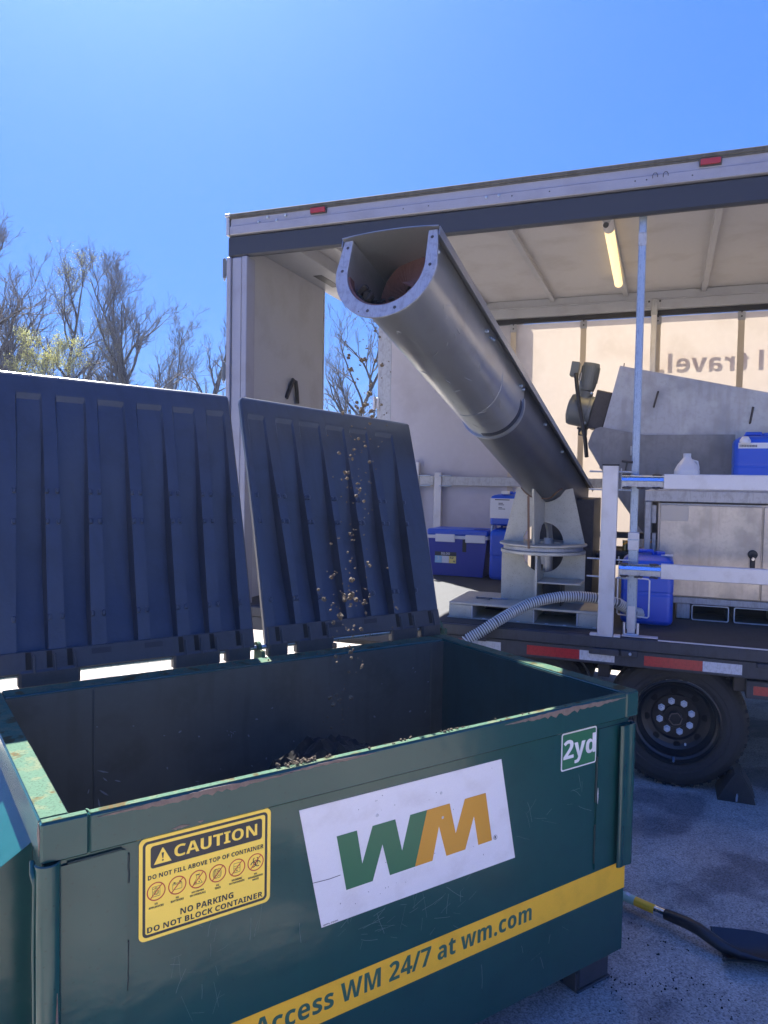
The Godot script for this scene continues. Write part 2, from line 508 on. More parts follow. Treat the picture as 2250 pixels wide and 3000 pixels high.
func clear_sky() -> Image:
	# cloudless spring sky: deeper blue upwards, an aureole round the sun
	var w := 512
	var h := 256
	var im := Image.create(w, h, false, Image.FORMAT_RGBF)
	var sd := SUN.normalized()
	for y in h:
		var el := PI * (0.5 - (y + 0.5) / h)
		for x in w:
			var a := TAU * (x + 0.5) / w
			# a panorama begins at -z and runs towards +x
			var d := Vector3(sin(a) * cos(el), sin(el), -cos(a) * cos(el))
			var e := clampf(rad_to_deg(el), 0.0, 90.0)
			var c := Vector3(0.135, 0.45, 1.12).lerp(Vector3(0.030, 0.165, 1.02), 1.0 - exp(-e / 17.0))
			var ang := rad_to_deg(d.angle_to(sd))
			c += Vector3(0.75, 1.0, 0.75) * 1.5 * exp(-ang / 12.0) + Vector3(0.05, 0.10, 0.08) * exp(-ang / 40.0)
			if el < 0.0:
				c = Vector3(0.30, 0.30, 0.30)
			c *= SKY_SCALE
			im.set_pixel(x, y, Color(c.x, c.y, c.z))
	return im

func _ready() -> void:
	rng.seed = 7
	var cam := Camera3D.new()
	cam.name = "camera"
	add_child(cam)
	cam.position = Vector3(0, 1.585, 4.0559)
	cam.rotation = Vector3(-0.0411, 0.3619, 0.0174)
	cam.fov = rad_to_deg(2.0 * atan(1500.0 / 2185.13))
	cam.near = 0.05
	cam.far = 600.0
	cam.current = true

	var sm := PanoramaSkyMaterial.new()
	sm.panorama = ImageTexture.create_from_image(clear_sky())
	sm.energy_multiplier = 1.0
	var sky := Sky.new()
	sky.sky_material = sm
	var env := Environment.new()
	env.background_mode = Environment.BG_SKY
	env.sky = sky
	env.ambient_light_source = Environment.AMBIENT_SOURCE_SKY
	env.tonemap_mode = Environment.TONE_MAPPER_LINEAR
	env.tonemap_exposure = 4.6
	env.fog_enabled = true  # thin haze added in place of lens veil, to lift the shadows
	env.fog_density = 0.0015
	env.fog_light_color = Color(0.86, 0.91, 1.0)
	env.sdfgi_enabled = true
	env.ssao_enabled = true
	env.ssil_enabled = true
	var we := WorldEnvironment.new()
	we.name = "environment"
	we.environment = env
	add_child(we)
	var sun := DirectionalLight3D.new()
	sun.name = "sun"
	sun.light_energy = 1.6
	sun.light_color = Color(1.0, 0.985, 0.96)
	sun.light_angular_distance = 0.5
	sun.shadow_enabled = true
	add_child(sun)
	sun.look_at_from_position(SUN * 10.0, Vector3.ZERO)

	materials()
	struct("ground", B.new().box(-150, -0.5, -150, 150, 0.0, 150, 0.0), M.asphalt)
	struct("grass_verge", B.new().box(-120, -0.2, -80, 60, 0.05, -16, 0.0), M.grass)
	trees()
	trailer()
	guard_rails()
	auger()
	hopper()
	cabinet()
	cargo()
	dumpster()
	loose()

# ---------------------------------------------------------------- trailer
const XL := -2.616       # rear end
const XR := 3.4          # front end, outside the frame
const ZF := -2.62        # far side

func bolt(parent: Node3D, called: String, at: Vector3, axis: Vector3, r: float, h: float, m: Material, hexa := true) -> void:
	put(called, B.new().lathe(yaxis(at, axis), [Vector2(r, 0), Vector2(r, h), Vector2(r * 0.7, h * 1.25), Vector2(0, h * 1.25)], 6 if hexa else 10), m, parent)

func wheel(parent: Node3D, x: float, z: float, dir: float, detailed: bool) -> void:
	# z is the plane of the outer face; dir is +1 for the near side
	var y := 0.352
	var t := Transform3D(Basis(Vector3.RIGHT, Vector3(0, 0, dir), Vector3(0, -dir, 0)), Vector3(x, y, z))
	var w := Node3D.new()
	w.name = "wheel"
	parent.add_child(w, true)
	w.global_transform = Transform3D(Basis(), Vector3(x, y, z))
	var ty := B.new().lathe(t, [Vector2(0.222, -0.02), Vector2(0.226, -0.004), Vector2(0.245, 0.004), Vector2(0.262, 0.002), Vector2(0.266, 0.006), Vector2(0.305, 0.0), Vector2(0.325, -0.012), Vector2(0.341, -0.03), Vector2(0.352, -0.045),
		Vector2(0.354, -0.06), Vector2(0.354, -0.085), Vector2(0.345, -0.086), Vector2(0.345, -0.093), Vector2(0.354, -0.094), Vector2(0.354, -0.115), Vector2(0.345, -0.116), Vector2(0.345, -0.123), Vector2(0.354, -0.124), Vector2(0.353, -0.165), Vector2(0.341, -0.185), Vector2(0.30, -0.21), Vector2(0.222, -0.19)], 72)
	for k in 48:
		# shoulder lugs
		var a := TAU * k / 48.0
		var o := Vector3(cos(a), 0, sin(a))
		var tt := t * Transform3D(Basis(o.cross(Vector3.UP), Vector3.UP, -o).orthonormalized(), o * 0.347 + Vector3(0, -0.04, 0))
		ty.obox(tt, Vector3(0.020, 0.028, 0.012), 0.002)
	put("tyre", ty, M.rubber, w)
	put("rim", B.new().lathe(t, [Vector2(0.222, 0.0), Vector2(0.225, 0.006), Vector2(0.218, 0.008), Vector2(0.212, -0.004), Vector2(0.208, -0.03), Vector2(0.196, -0.036), Vector2(0.190, -0.06), Vector2(0.172, -0.085), Vector2(0.150, -0.094), Vector2(0.125, -0.098), Vector2(0.115, -0.110), Vector2(0.062, -0.112), Vector2(0.058, -0.104), Vector2(0.0, -0.104)], 64), M.wheel_black, w)
	if not detailed:
		return
	put("hub_cap", B.new().lathe(t, [Vector2(0.0, -0.075), Vector2(0.026, -0.075), Vector2(0.030, -0.08), Vector2(0.032, -0.104)], 24), M.wheel_black, w)
	var hx := pv([]) ; var hi := pv([])
	for k in 6:
		var a := TAU * k / 6.0 + 0.2
		hx.append(Vector2(cos(a), sin(a)) * 0.037); hi.append(Vector2(cos(a), sin(a)) * 0.031)
	put("hub_ring", B.new().ring(hx, hi, Transform3D(Basis(), Vector3(x, y - 0.006, z - 0.076)), 0.004), M.rust_scrape, w)
	for k in 8:
		var a := TAU * (k + 0.35) / 8.0
		var c := Vector3(x + cos(a) * 0.0825, y + sin(a) * 0.0825, z - 0.112)
		put("lug_nut", B.new().lathe(yaxis(c, Vector3.BACK), [Vector2(0.019, 0), Vector2(0.019, 0.004), Vector2(0.0155, 0.005), Vector2(0.0155, 0.022), Vector2(0.012, 0.026), Vector2(0.0065, 0.026), Vector2(0.0065, 0.036), Vector2(0, 0.036)], 6), M.nut_steel, w)
	for k in 8:
		var a := TAU * (k + 0.1) / 8.0
		put("hand_hole", B.new().lathe(yaxis(Vector3(x + cos(a) * 0.146, y + sin(a) * 0.146, z - 0.096), Vector3.BACK), [Vector2(0.018, 0.0), Vector2(0.018, 0.0045), Vector2(0.0, 0.0045)], 16), M.void, w)
	put("valve", B.new().cyl(Vector3(x - 0.005, y - 0.198, z - 0.03), Vector3(x - 0.005, y - 0.205, z + 0.015), 0.0055, 8), M.galvanised, w)
	put("balance_weight", B.new().box(x + 0.048, y - 0.148, z - 0.10, x + 0.058, y - 0.134, z - 0.085), M.white_plastic, w)

func trailer() -> void:
	var t := thing("curtain_side_trailer", "open-sided aluminium curtain trailer with translucent far curtain, behind the green dumpster", "trailer", Vector3(0, 0, -1.3))
	# floor and frame
	put("deck", B.new().box(XL, 0.70, ZF, XR, 0.792, -0.022, 0.004), M.deck_black, t)
	put("floor_edge_trim", B.new().box(XL, 0.728, -0.020, XR, 0.788, 0.004, 0.004), M.frame_black, t)
	put("side_rail", B.new().box(XL + 0.02, 0.640, -0.05, XR, 0.7255, -0.006, 0.004), M.frame_black, t)
	put("edge_strip", B.new().box(-0.02, 0.7885, -0.018, XR, 0.7935, -0.004, 0.001), M.aluminium, t)
	put("side_rail", B.new().box(XL + 0.02, 0.640, ZF, XR, 0.70, ZF + 0.05, 0.004), M.frame_black, t)
	put("end_rail", B.new().box(XL - 0.004, 0.62, ZF + 0.05, XL + 0.06, 0.69, -0.05, 0.004), M.frame_black, t)
	for z: float in [-0.62, -1.98]:
		put("chassis_beam", B.new().box(XL + 0.05, 0.48, z - 0.05, XR, 0.69, z + 0.05), M.black, t)
	for k in 9:
		var x := XL + 0.35 + k * 0.66
		put("cross_member", B.new().box(x - 0.03, 0.56, ZF + 0.06, x + 0.03, 0.69, -0.06), M.black, t)
	# stake pockets and small hardware along the rail
	for x: float in [-0.94, 0.95]:
		put("stake_pocket", B.new().box(x - 0.028, 0.706, -0.006, x + 0.028, 0.727, 0.008), M.frame_black, t)
	put("stake_pocket", B.new().box(-0.36, 0.695, -0.006, -0.21, 0.7275, 0.016), M.frame_black, t)
	put("stake_pocket", B.new().box(-0.20, 0.695, -0.006, -0.115, 0.7275, 0.010), M.frame_black, t)
	bolt(t, "rail_bolt", Vector3(-0.153, 0.711, 0.010), Vector3.BACK, 0.008, 0.006, M.galvanised)
	bolt(t, "rail_bolt", Vector3(-0.28, 0.752, 0.004), Vector3.BACK, 0.009, 0.003, M.frame_black)
	# reflective tape on the rail
	for s: Array in [[-1.290, -1.011, 0], [-1.011, -0.833, 1], [-0.689, -0.410, 0], [-0.409, -0.230, 1], [-0.084, 0.195, 0], [0.196, 0.376, 1], [1.0, 1.28, 0], [1.281, 1.46, 1]]:
		put("reflective_tape", B.new().box(s[0], 0.655, -0.006, s[1], 0.706, -0.0045, 0.0), M.tape_red if s[2] == 0 else M.tape_white, t)
	put("lower_bracket", B.new().box(0.40, 0.535, -0.12, 1.30, 0.625, -0.03), M.frame_black, t)
	put("reflective_tape", B.new().box(0.432, 0.556, -0.030, 0.71, 0.600, -0.028, 0.0), M.tape_red, t)
	put("rail_step", B.new().box(0.44, 0.700, -0.008, 1.2, 0.722, 0.004), M.frame_black, t)
	# running gear
	wheel(t, 0.080, -0.10, 1.0, true)
	wheel(t, -0.70, -0.10, 1.0, true)
	wheel(t, 0.080, ZF + 0.10, -1.0, false)
	wheel(t, -0.70, ZF + 0.10, -1.0, false)
	for x: float in [0.08, -0.70]:
		put("axle", B.new().cyl(Vector3(x, 0.352, -0.25), Vector3(x, 0.352, ZF + 0.25), 0.05, 12), M.black, t)
	put("fender_arch", B.new().lathe(Transform3D(Basis(Vector3.RIGHT, Vector3.BACK, Vector3.DOWN), Vector3(-0.70, 0.352, -0.34)), [Vector2(0.385, 0.0), Vector2(0.385, 0.2), Vector2(0.392, 0.2), Vector2(0.392, 0.0)], 20, PI * 1.15, PI * 1.85), M.frame_black, t)
	# roof and near top rail
	put("roof", B.new().box(XL, 3.185, ZF, XR, 3.205, -0.03, 0.002), M.ceiling, t, "translucent white roof sheet")
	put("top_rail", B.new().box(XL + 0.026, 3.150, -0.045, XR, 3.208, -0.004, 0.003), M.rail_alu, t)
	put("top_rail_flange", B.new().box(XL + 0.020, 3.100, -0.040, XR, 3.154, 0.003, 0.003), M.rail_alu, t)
	put("roof_cap", B.new().box(XL + 0.010, 3.206, -0.10, XR, 3.229, 0.006, 0.004).box(XL + 0.012, 3.196, -0.004, XR, 3.2055, 0.003, 0.002), M.cap_grey, t)
	put("corner_cap", B.new().box(XL - 0.004, 3.098, -0.06, XL + 0.018, 3.21, 0.004, 0.003).box(XL - 0.012, 3.210, -0.08, XL + 0.026, 3.232, 0.009, 0.004), M.frame_steel, t)
	put("curtain_valance", B.new().box(XL - 0.002, 2.967, -0.055, XR, 3.0985, -0.012, 0.012), M.valance, t, "dark rubber valance hanging below the rail")
	for s: Array in [[-2.388, 3.159], [-2.327, 3.182], [-2.264, 3.156], [-2.204, 3.180], [-0.97, 3.142], [-0.90, 3.145]]:
		bolt(t, "rail_bolt", Vector3(s[0], s[1], -0.004), Vector3.BACK, 0.009, 0.010, M.galvanised)
	for x: float in [-0.105, -0.055]:
		put("wire_loop", B.new().tube([Vector3(x - 0.011, 3.136, 0.003), Vector3(x - 0.011, 3.15, 0.008), Vector3(x - 0.004, 3.159, 0.01), Vector3(x + 0.006, 3.159, 0.01), Vector3(x + 0.012, 3.15, 0.008), Vector3(x + 0.012, 3.14, 0.003)], 0.0017, 6), M.black, t)
	for x: float in [-0.83, -0.63, -0.20, -0.145, 0.07, -1.3, -1.45]:
		put("rivet", B.new().lathe(yaxis(Vector3(x, 3.133 if x != 0.07 else 3.128, 0.0028), Vector3.BACK), [Vector2(0.004, 0), Vector2(0.003, 0.002), Vector2(0, 0.003)], 8), M.frame_black, t)
	for s: Array in [[-2.036, -1.930], [0.099, 0.203], [1.6, 1.7]]:
		var m := put("marker_light", B.new().prism(rr(s[0], 3.165, s[1], 3.201, 0.006), Transform3D(Basis(), Vector3(0, 0, -0.004)), 0.012), M.motor_dark, t)
		put("lens", B.new().prism(rr(s[0] + 0.006, 3.169, s[1] - 0.006, 3.196, 0.005), Transform3D(Basis(), Vector3(0, 0, 0.0085)), 0.010), M.marker_red, m)
	# ceiling bows and far top rail
	for k in 10:
		var x := -2.16 + 0.597 * k
		put("roof_bow", B.new().box(x - 0.020, 3.152, -2.50, x + 0.020, 3.184, -0.06, 0.003), M.panel_white, t)
	put("far_top_rail", B.new().box(XL + 0.30, 3.035, ZF - 0.045, XR, 3.184, -2.52, 0.003).box(XL + 0.30, 3.112, -2.52, XR, 3.124, -2.505, 0.003), M.panel_white, t)
	put("curtain_track", B.new().box(XL + 0.14, 2.995, ZF + 0.02, XR, 3.034, -2.555, 0.002), M.black, t)
	# rear frame, closed near half door, open far half
	put("rear_post", B.new().box(XL, 0.64, -0.105, XL + 0.028, 2.966, 0.0, 0.003).box(XL + 0.029, 0.64, -0.105, XL + 0.105, 2.966, -0.012, 0.008).box(XL + 0.106, 0.64, -0.11, XL + 0.142, 2.966, -0.006, 0.004), M.rail_alu, t)
	put("rear_post", B.new().box(XL, 0.64, ZF - 0.10, XL + 0.142, 3.09, ZF, 0.006), M.frame_steel, t)
	put("rear_header", B.new().box(XL, 3.092, ZF - 0.09, XL + 0.30, 3.183, -0.06, 0.004), M.panel_white, t)
	put("data_plate", B.new().box(XL + 0.125, 3.0895, -1.30, XL + 0.195, 3.0915, -0.96, 0.0), M.black, t)
	var door := put("rear_door", B.new().box(XL - 0.006, 0.76, -1.345, XL + 0.030, 3.091, -0.115, 0.004), M.panel_white, t, "closed pale half of the rear doors")
	put("door_edge", B.new().box(XL - 0.010, 0.76, -1.362, XL + 0.034, 3.090, -1.346, 0.003), M.frame_steel, door)
	put("pull_strap", B.new().tube([Vector3(XL + 0.035, 2.17, -0.735), Vector3(XL + 0.05, 2.26, -0.775), Vector3(XL + 0.055, 2.31, -0.80), Vector3(XL + 0.06, 2.30, -0.83), Vector3(XL + 0.055, 2.23, -0.86), Vector3(XL + 0.045, 2.15, -0.89)], 0.016, 8), M.black, door)
	for y: float in [2.90, 2.26, 1.5, 1.0]:
		var h := put("door_hinge", B.new().cyl(Vector3(XL - 0.022, y - 0.058, -0.012), Vector3(XL - 0.022, y + 0.058, -0.012), 0.012, 10).box(XL - 0.022, y - 0.045, -0.022, XL - 0.0005, y + 0.045, -0.006, 0.002), M.motor_grey, t)
		put("hinge_pin", B.new().cyl(Vector3(XL - 0.022, y - 0.075, -0.012), Vector3(XL - 0.022, y + 0.066, -0.012), 0.006, 8), M.frame_steel, h)
	for y: float in [2.33, 1.9]:
		put("door_hinge", B.new().cyl(Vector3(XL - 0.02, y - 0.06, ZF + 0.02), Vector3(XL - 0.02, y + 0.06, ZF + 0.02), 0.014, 10).box(XL - 0.022, y - 0.05, ZF + 0.0005, XL + 0.02, y + 0.05, ZF + 0.012, 0.002), M.aluminium, t)
	var open_door := put("rear_door", B.new().box(XL + 0.03, 0.76, ZF - 0.095, XL + 1.355, 3.09, ZF - 0.062, 0.004), M.panel_white, t, "far half of the rear doors, folded back outside the curtain")
	put("door_edge", B.new().box(XL + 1.356, 0.76, ZF - 0.098, XL + 1.366, 3.09, ZF - 0.059, 0.003), M.frame_steel, open_door)
	# far curtain, with its doubled part, straps, hangers and print
	var cur := put("far_curtain", B.new().quad2(Vector3(XL + 0.143, 0.70, ZF + 0.012), Vector3(XR, 0.70, ZF + 0.012), Vector3(XR, 2.994, ZF + 0.012), Vector3(XL + 0.143, 2.994, ZF + 0.012), Vector3.BACK), M.curtain, t, "cream curtain that the sun shines through")
	for x: float in [-1.317, -0.712, -0.113, 0.517, 1.12, 1.72]:
		put("curtain_strap", B.new().box(x - 0.024, 0.75, ZF + 0.026, x + 0.024, 2.93, ZF + 0.029, 0.0), M.strap, cur)
		var h := put("curtain_hanger", B.new().box(x - 0.028, 2.925, ZF + 0.031, x + 0.028, 3.025, ZF + 0.036, 0.002).tube([Vector3(x - 0.036, 3.018, ZF + 0.05), Vector3(x - 0.036, 3.036, ZF + 0.05), Vector3(x + 0.036, 3.036, ZF + 0.05), Vector3(x + 0.036, 3.018, ZF + 0.05)], 0.004, 6), M.panel_white, cur)
		for y: float in [2.955, 2.99]:
			bolt(h, "hanger_bolt", Vector3(x, y, ZF + 0.036), Vector3.BACK, 0.007, 0.005, M.motor_dark)
	text("curtain_lettering", "ll travel.", -0.102, 0.742, 2.545, 2.708, ZF - 0.004, M.curtain_print, cur, true, 0.0, true, 0.002)
	put("curtain_print_panel", B.new().box(-1.03, 1.72, ZF - 0.004, -0.90, 2.02, ZF - 0.002, 0.0), M.curtain_print, cur)
	# post on the far side
	var fp := put("far_post", B.new().box(-0.165, 0.792, -2.545, -0.120, 3.03, -2.50, 0.003), M.aluminium, t)
	put("post_bracket", B.new().box(-0.20, 3.055, -2.519, -0.085, 3.115, -2.512, 0.002).box(-0.168, 2.99, -2.512, -0.117, 3.12, -2.495, 0.003), M.frame_steel, fp)
	for x: float in [-0.185, -0.10]:
		bolt(fp, "bracket_bolt", Vector3(x, 3.10, -2.512), Vector3.BACK, 0.009, 0.006, M.motor_dark)
	put("front_wall", B.new().box(XR, 0.64, ZF - 0.02, XR + 0.05, 3.21, 0.0, 0.003), M.panel_white, t)
	# far side stakes and rail
	for s: Array in [[-2.245, -2.16, 1.77], [-2.01, -1.94, 1.675], [-0.25, -0.17, 1.675], [1.4, 1.48, 1.675]]:
		put("far_stake", B.new().box(s[0], 0.72, -2.585, s[1], s[2], -2.545, 0.004), M.aluminium, t)
	put("far_stake_rail", B.new().box(-2.155, 1.558, -2.575, -2.015, 1.64, -2.55).box(-1.935, 1.558, -2.575, -0.255, 1.64, -2.55), M.frame_steel, t)
	for y: float in [1.645, 1.553]:
		put("rail_pin", B.new().cyl(Vector3(-2.19, y, -2.54), Vector3(-2.04, y, -2.53), 0.006, 8), M.galvanised, t)
		put("rail_pin", B.new().cyl(Vector3(-1.96, y, -2.54), Vector3(-1.84, y, -2.53), 0.006, 8), M.galvanised, t)
	# lamp tube under the roof
	var lt := thing("ceiling_lamp", "lit warm white tube lamp on the trailer ceiling, left of the galvanised pole", "lamp", Vector3(-0.39, 3.10, -1.28))
	var A := Vector3(-0.372, 3.118, -0.64)
	var Z := Vector3(-0.392, 3.118, -1.93)
	put("lamp_tube", B.new().tube([A, Z], 0.030, 16), M.lamp_glow, lt)
	put("end_cap", B.new().tube([A + Vector3(0.004, 0, 0.20), A + Vector3(0, 0, 0.002)], 0.0325, 16), M.aluminium, lt)
	put("end_cap", B.new().tube([Z, Z - Vector3(0, 0, 0.012)], 0.031, 16), M.aluminium, lt)
	put("cable_gland", B.new().cyl(A + Vector3(-0.002, -0.012, 0.14), A + Vector3(-0.002, -0.045, 0.20), 0.016, 12), M.black, lt)
	put("lamp_clip", B.new().box(-0.40, 3.145, -0.80, -0.36, 3.152, -0.76).box(-0.41, 3.145, -1.75, -0.37, 3.152, -1.71), M.aluminium, lt)
	var al := AreaLight3D.new()
	al.name = "lamp_light"
	add_child(al)
	al.area_size = Vector2(0.05, 1.25)
	al.light_color = Color(1.0, 0.86, 0.58)
	al.light_energy = 0.25
	al.shadow_enabled = true
	al.global_transform = Transform3D(Basis(Vector3.RIGHT, Vector3(0, 0, -1), Vector3(0, 1, 0)), Vector3(-0.382, 3.082, -1.285))

# ---------------------------------------------------------------- near guard rails and pole
func guard_rails() -> void:
	var g := thing("guard_rail", "two-bar aluminium guard rail with square stake along the open trailer edge", "guard rail", Vector3(-0.28, 0.79, -0.03))
	for x: float in [-0.281, 2.5]:
		put("stake", B.new().obox(Transform3D(Basis(Vector3.BACK, -0.005), Vector3(x, 1.175, -0.026)), Vector3(0.080, 1.03, 0.042), 0.004), M.aluminium, g)
		put("stake_cap", B.new().box(x - 0.043 + 0.004, 1.687, -0.050, x + 0.047, 1.695, -0.002), M.black, g)
	put("stake_foot", B.new().box(-0.36, 0.789, -0.040, -0.31, 0.802, 0.002, 0.003).box(-0.24, 0.789, -0.045, -0.205, 0.800, 0.004, 0.003), M.aluminium, g)
	for y: float in [1.608, 1.148]:
		var x1 := 2.46
		var r := put("rail", B.new().box(-0.017, y - 0.038, -0.034, x1, y + 0.039, -0.002, 0.003), M.aluminium, g)
		# bent channel welded on as a sleeve: bright upper face leaning back, dull lower lip
		put("sleeve", B.new().prism(pv([0.0, 0.028, -0.010, 0.026, 0.004, 0.002, -0.006, 0.0, -0.020, 0.024, -0.006, 0.033]), Transform3D(Basis(Vector3.BACK, Vector3.UP, Vector3.RIGHT), Vector3(-0.222, y, -0.002)), 0.205), M.bright_alu, r)
		put("sleeve", B.new().box(-0.222, y - 0.030, -0.030, -0.017, y + 0.001, -0.006, 0.003).box(-0.222, y + 0.0, -0.032, -0.012, y + 0.030, -0.024), M.frame_steel, r)
		for s: Array in [[-0.20, 0.033], [-0.05, 0.034], [-0.195, -0.033], [-0.125, -0.034], [-0.05, -0.034]]:
			var bd := B.new()
			var pts := []
			for k in 6:
				pts.append(Vector3(s[0] - 0.022 + k * 0.009, y + s[1] + rng.randf_range(-0.002, 0.002), -0.004))
			bd.tube(pts, [0.003, 0.0062, 0.0055, 0.0065, 0.0055, 0.003], 7)
			put("weld_bead", bd, M.motor_dark, r)
		for dy: float in [0.048, -0.046]:
			put("pin", B.new().cyl(Vector3(-0.236, y + dy, -0.018), Vector3(-0.168, y + dy - 0.002, -0.012), 0.0045, 8), M.galvanised, r)
			put("pin", B.new().cyl(Vector3(-0.318, y + dy, -0.018), Vector3(-0.385, y + dy + 0.001, -0.02), 0.0045, 8), M.galvanised, r)
		put("toggle_pin", B.new().box(-0.228, y + 0.046, -0.022, -0.222, y + 0.066, -0.014, 0.001).box(-0.225, y - 0.045, -0.024, -0.219, y + 0.04, -0.016, 0.001), M.frame_steel, r)
	var k := put("spring_clip", B.new().cyl(Vector3(-0.206, 1.662, -0.03), Vector3(-0.196, 1.712, -0.032), 0.005, 8).cyl(Vector3(-0.225, 1.712, -0.032), Vector3(-0.17, 1.706, -0.032), 0.0065, 8), M.black, g)
	put("clip_tip", B.new().cyl(Vector3(-0.206, 1.662, -0.03), Vector3(-0.211, 1.64, -0.03), 0.003, 8), M.galvanised, k)

	var p := thing("support_pole", "galvanised square pole standing in a bent foot bracket behind the guard rail stake", "pole", Vector3(-0.155, 0.80, -0.10))
	put("upper_tube", B.new().box(-0.178, 1.30, -0.120, -0.140, 2.99, -0.082, 0.003), M.galvanised, p)
	put("joint_band", B.new().box(-0.1795, 2.83, -0.1215, -0.1385, 2.90, -0.0805, 0.002), M.frame_steel, p)
	put("lower_tube", B.new().box(-0.181, 0.825, -0.124, -0.131, 1.255, -0.074, 0.003), M.galvanised, p)
	put("coupler", B.new().box(-0.185, 1.245, -0.128, -0.129, 1.34, -0.070, 0.003), M.aluminium, p)
	put("coupler_ring", B.new().box(-0.187, 1.298, -0.13, -0.127, 1.304, -0.068, 0.001), M.galvanised, p)
	put("foot_insert", B.new().box(-0.176, 0.803, -0.117, -0.136, 0.95, -0.0735, 0.002), M.aluminium, p)
	put("foot_bracket", B.new().tube([Vector3(-0.190, 0.862, -0.06), Vector3(-0.190, 0.806, -0.06), Vector3(-0.186, 0.800, -0.06), Vector3(-0.125, 0.800, -0.06), Vector3(-0.121, 0.806, -0.06), Vector3(-0.121, 0.862, -0.06)], 0.0065, 8), M.aluminium, p)
	put("foot_plate", B.new().box(-0.20, 0.7935, -0.075, -0.02, 0.799, -0.025, 0.002), M.aluminium, p)

# ---------------------------------------------------------------- auger conveyor
func auger() -> void:
	var base := Vector3(-0.685, 0.792, -0.43)
	var t := thing("auger_conveyor", "grey steel trough auger on a plate pedestal, its open end above the dumpster", "conveyor", base)
	var E := Vector3(-0.868, 2.274, 1.78)
	var az := deg_to_rad(4.8)
	var el := deg_to_rad(16.2)
	var a := Vector3(sin(az) * cos(el), -sin(el), -cos(az) * cos(el))
	var l := a.cross(Vector3.UP).normalized()
	var n := l.cross(a)
	var F := Transform3D(Basis(l, n, -a), E)      # x across, y up, z out of the open end
	var R := 0.143
	var H := 0.112
	var LEN := 2.95
	# trough: a U of sheet, outside and inside
	var ob := B.new()
	var U := []
	U.append([Vector2(R, H), Vector2(1, 0)])
	for k in 41:
		var th := -PI * k / 40.0
		U.append([Vector2(cos(th), sin(th)) * R, Vector2(cos(th), sin(th))])
	U.append([Vector2(-R, H), Vector2(-1, 0)])
	var tr: Node3D
	for half in 2:
		var za := 0.0 if half == 0 else -1.225
		var zb := -1.215 if half == 0 else -LEN
		ob = B.new()
		for side in 2:
			var off := 0.0 if side == 0 else -0.005
			var sg := 1.0 if side == 0 else -1.0
			for i in U.size() - 1:
				var p: Vector2 = U[i][0] + U[i][1] * off
				var q: Vector2 = U[i + 1][0] + U[i + 1][1] * off
				var np3: Vector3 = F.basis * Vector3(U[i][1].x, U[i][1].y, 0) * sg
				var nq3: Vector3 = F.basis * Vector3(U[i + 1][1].x, U[i + 1][1].y, 0) * sg
				ob.squad(F * Vector3(p.x, p.y, za), F * Vector3(q.x, q.y, za), F * Vector3(q.x, q.y, zb), F * Vector3(p.x, p.y, zb), np3, nq3, nq3, np3)
		if half == 1:
			ob.prism(pv([-R, H, R, H, R, 0.0]) + arc(0, 0, R, 0, -PI, 30), F * Transform3D(Basis(), Vector3(0, 0, -LEN)), -0.006)
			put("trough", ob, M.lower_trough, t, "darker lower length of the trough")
		else:
			tr = put("trough", ob, M.trough_steel, t)
	# cover sheet with turned-down edges, slightly crowned
	var cv := B.new()
	for i in 12:
		var x0 := -0.172 + 0.344 * i / 12.0
		var x1 := -0.172 + 0.344 * (i + 1) / 12.0
		var y0 := H + 0.012 - pow(x0 / 0.172, 2) * 0.010
		var y1 := H + 0.012 - pow(x1 / 0.172, 2) * 0.010
		for s: float in [0.0, 0.003]:
			cv.quad(F * Vector3(x0, y0 + s, 0.02), F * Vector3(x1, y1 + s, 0.02), F * Vector3(x1, y1 + s, -LEN), F * Vector3(x0, y0 + s, -LEN), n * (1.0 if s > 0.0 else -1.0))
		cv.quad(F * Vector3(x0, y0, 0.02), F * Vector3(x1, y1, 0.02), F * Vector3(x1, y1 + 0.003, 0.02), F * Vector3(x0, y0 + 0.003, 0.02), -a)
	for sx: float in [-1.0, 1.0]:
		cv.obox(F * Transform3D(Basis(), Vector3(sx * 0.1735, H - 0.008, -LEN * 0.5 + 0.01)), Vector3(0.003, 0.030, LEN), 0.0)
	put("cover_plate", cv, M.trough_steel, t)
	for s: Array in [[0.60, 0.4], [1.13, 0.0], [1.17, 0.0], [1.62, 0.0], [2.05, 0.0], [0.05, 0.0]]:
		bolt(tr, "cover_bolt", F * Vector3(R, H - 0.045, -s[0]), l, 0.007, 0.012, M.galvanised)
	var eb := put("cover_bolt", B.new().cyl(F * Vector3(R, H - 0.04, -0.66), F * Vector3(R + 0.022, H - 0.055, -0.66), 0.005, 8), M.galvanised, tr)
	eb.set_meta("label", "long bolt sticking out of the trough side")
	# end flange
	var fo := PackedVector2Array([Vector2(0.166, H - 0.002)]) + arc(0, 0, 0.180, 0.0, -PI, 32) + PackedVector2Array([Vector2(-0.166, H - 0.002)])
	fo[1] = Vector2(0.178, 0.0)
	var fi := PackedVector2Array([Vector2(0.136, H - 0.002)]) + arc(0, 0, 0.138, 0.0, -PI, 32) + PackedVector2Array([Vector2(-0.136, H - 0.002)])
	var fl := put("end_flange", B.new().ring(fo, fi, F * Transform3D(Basis(), Vector3(0, 0, 0.0)), 0.008, false), M.flange_steel, t)
	for s: Array in [[0.151, 0.085], [0.156, -0.012], [-0.151, 0.085], [-0.1575, 0.0], [0.055, -0.150], [-0.04, -0.154]]:
		put("bolt_hole", B.new().lathe(yaxis(F * Vector3(s[0], s[1], 0.0075), -a), [Vector2(0.0055, 0), Vector2(0.0055, 0.0012), Vector2(0, 0.0012)], 12), M.motor_dark, fl)
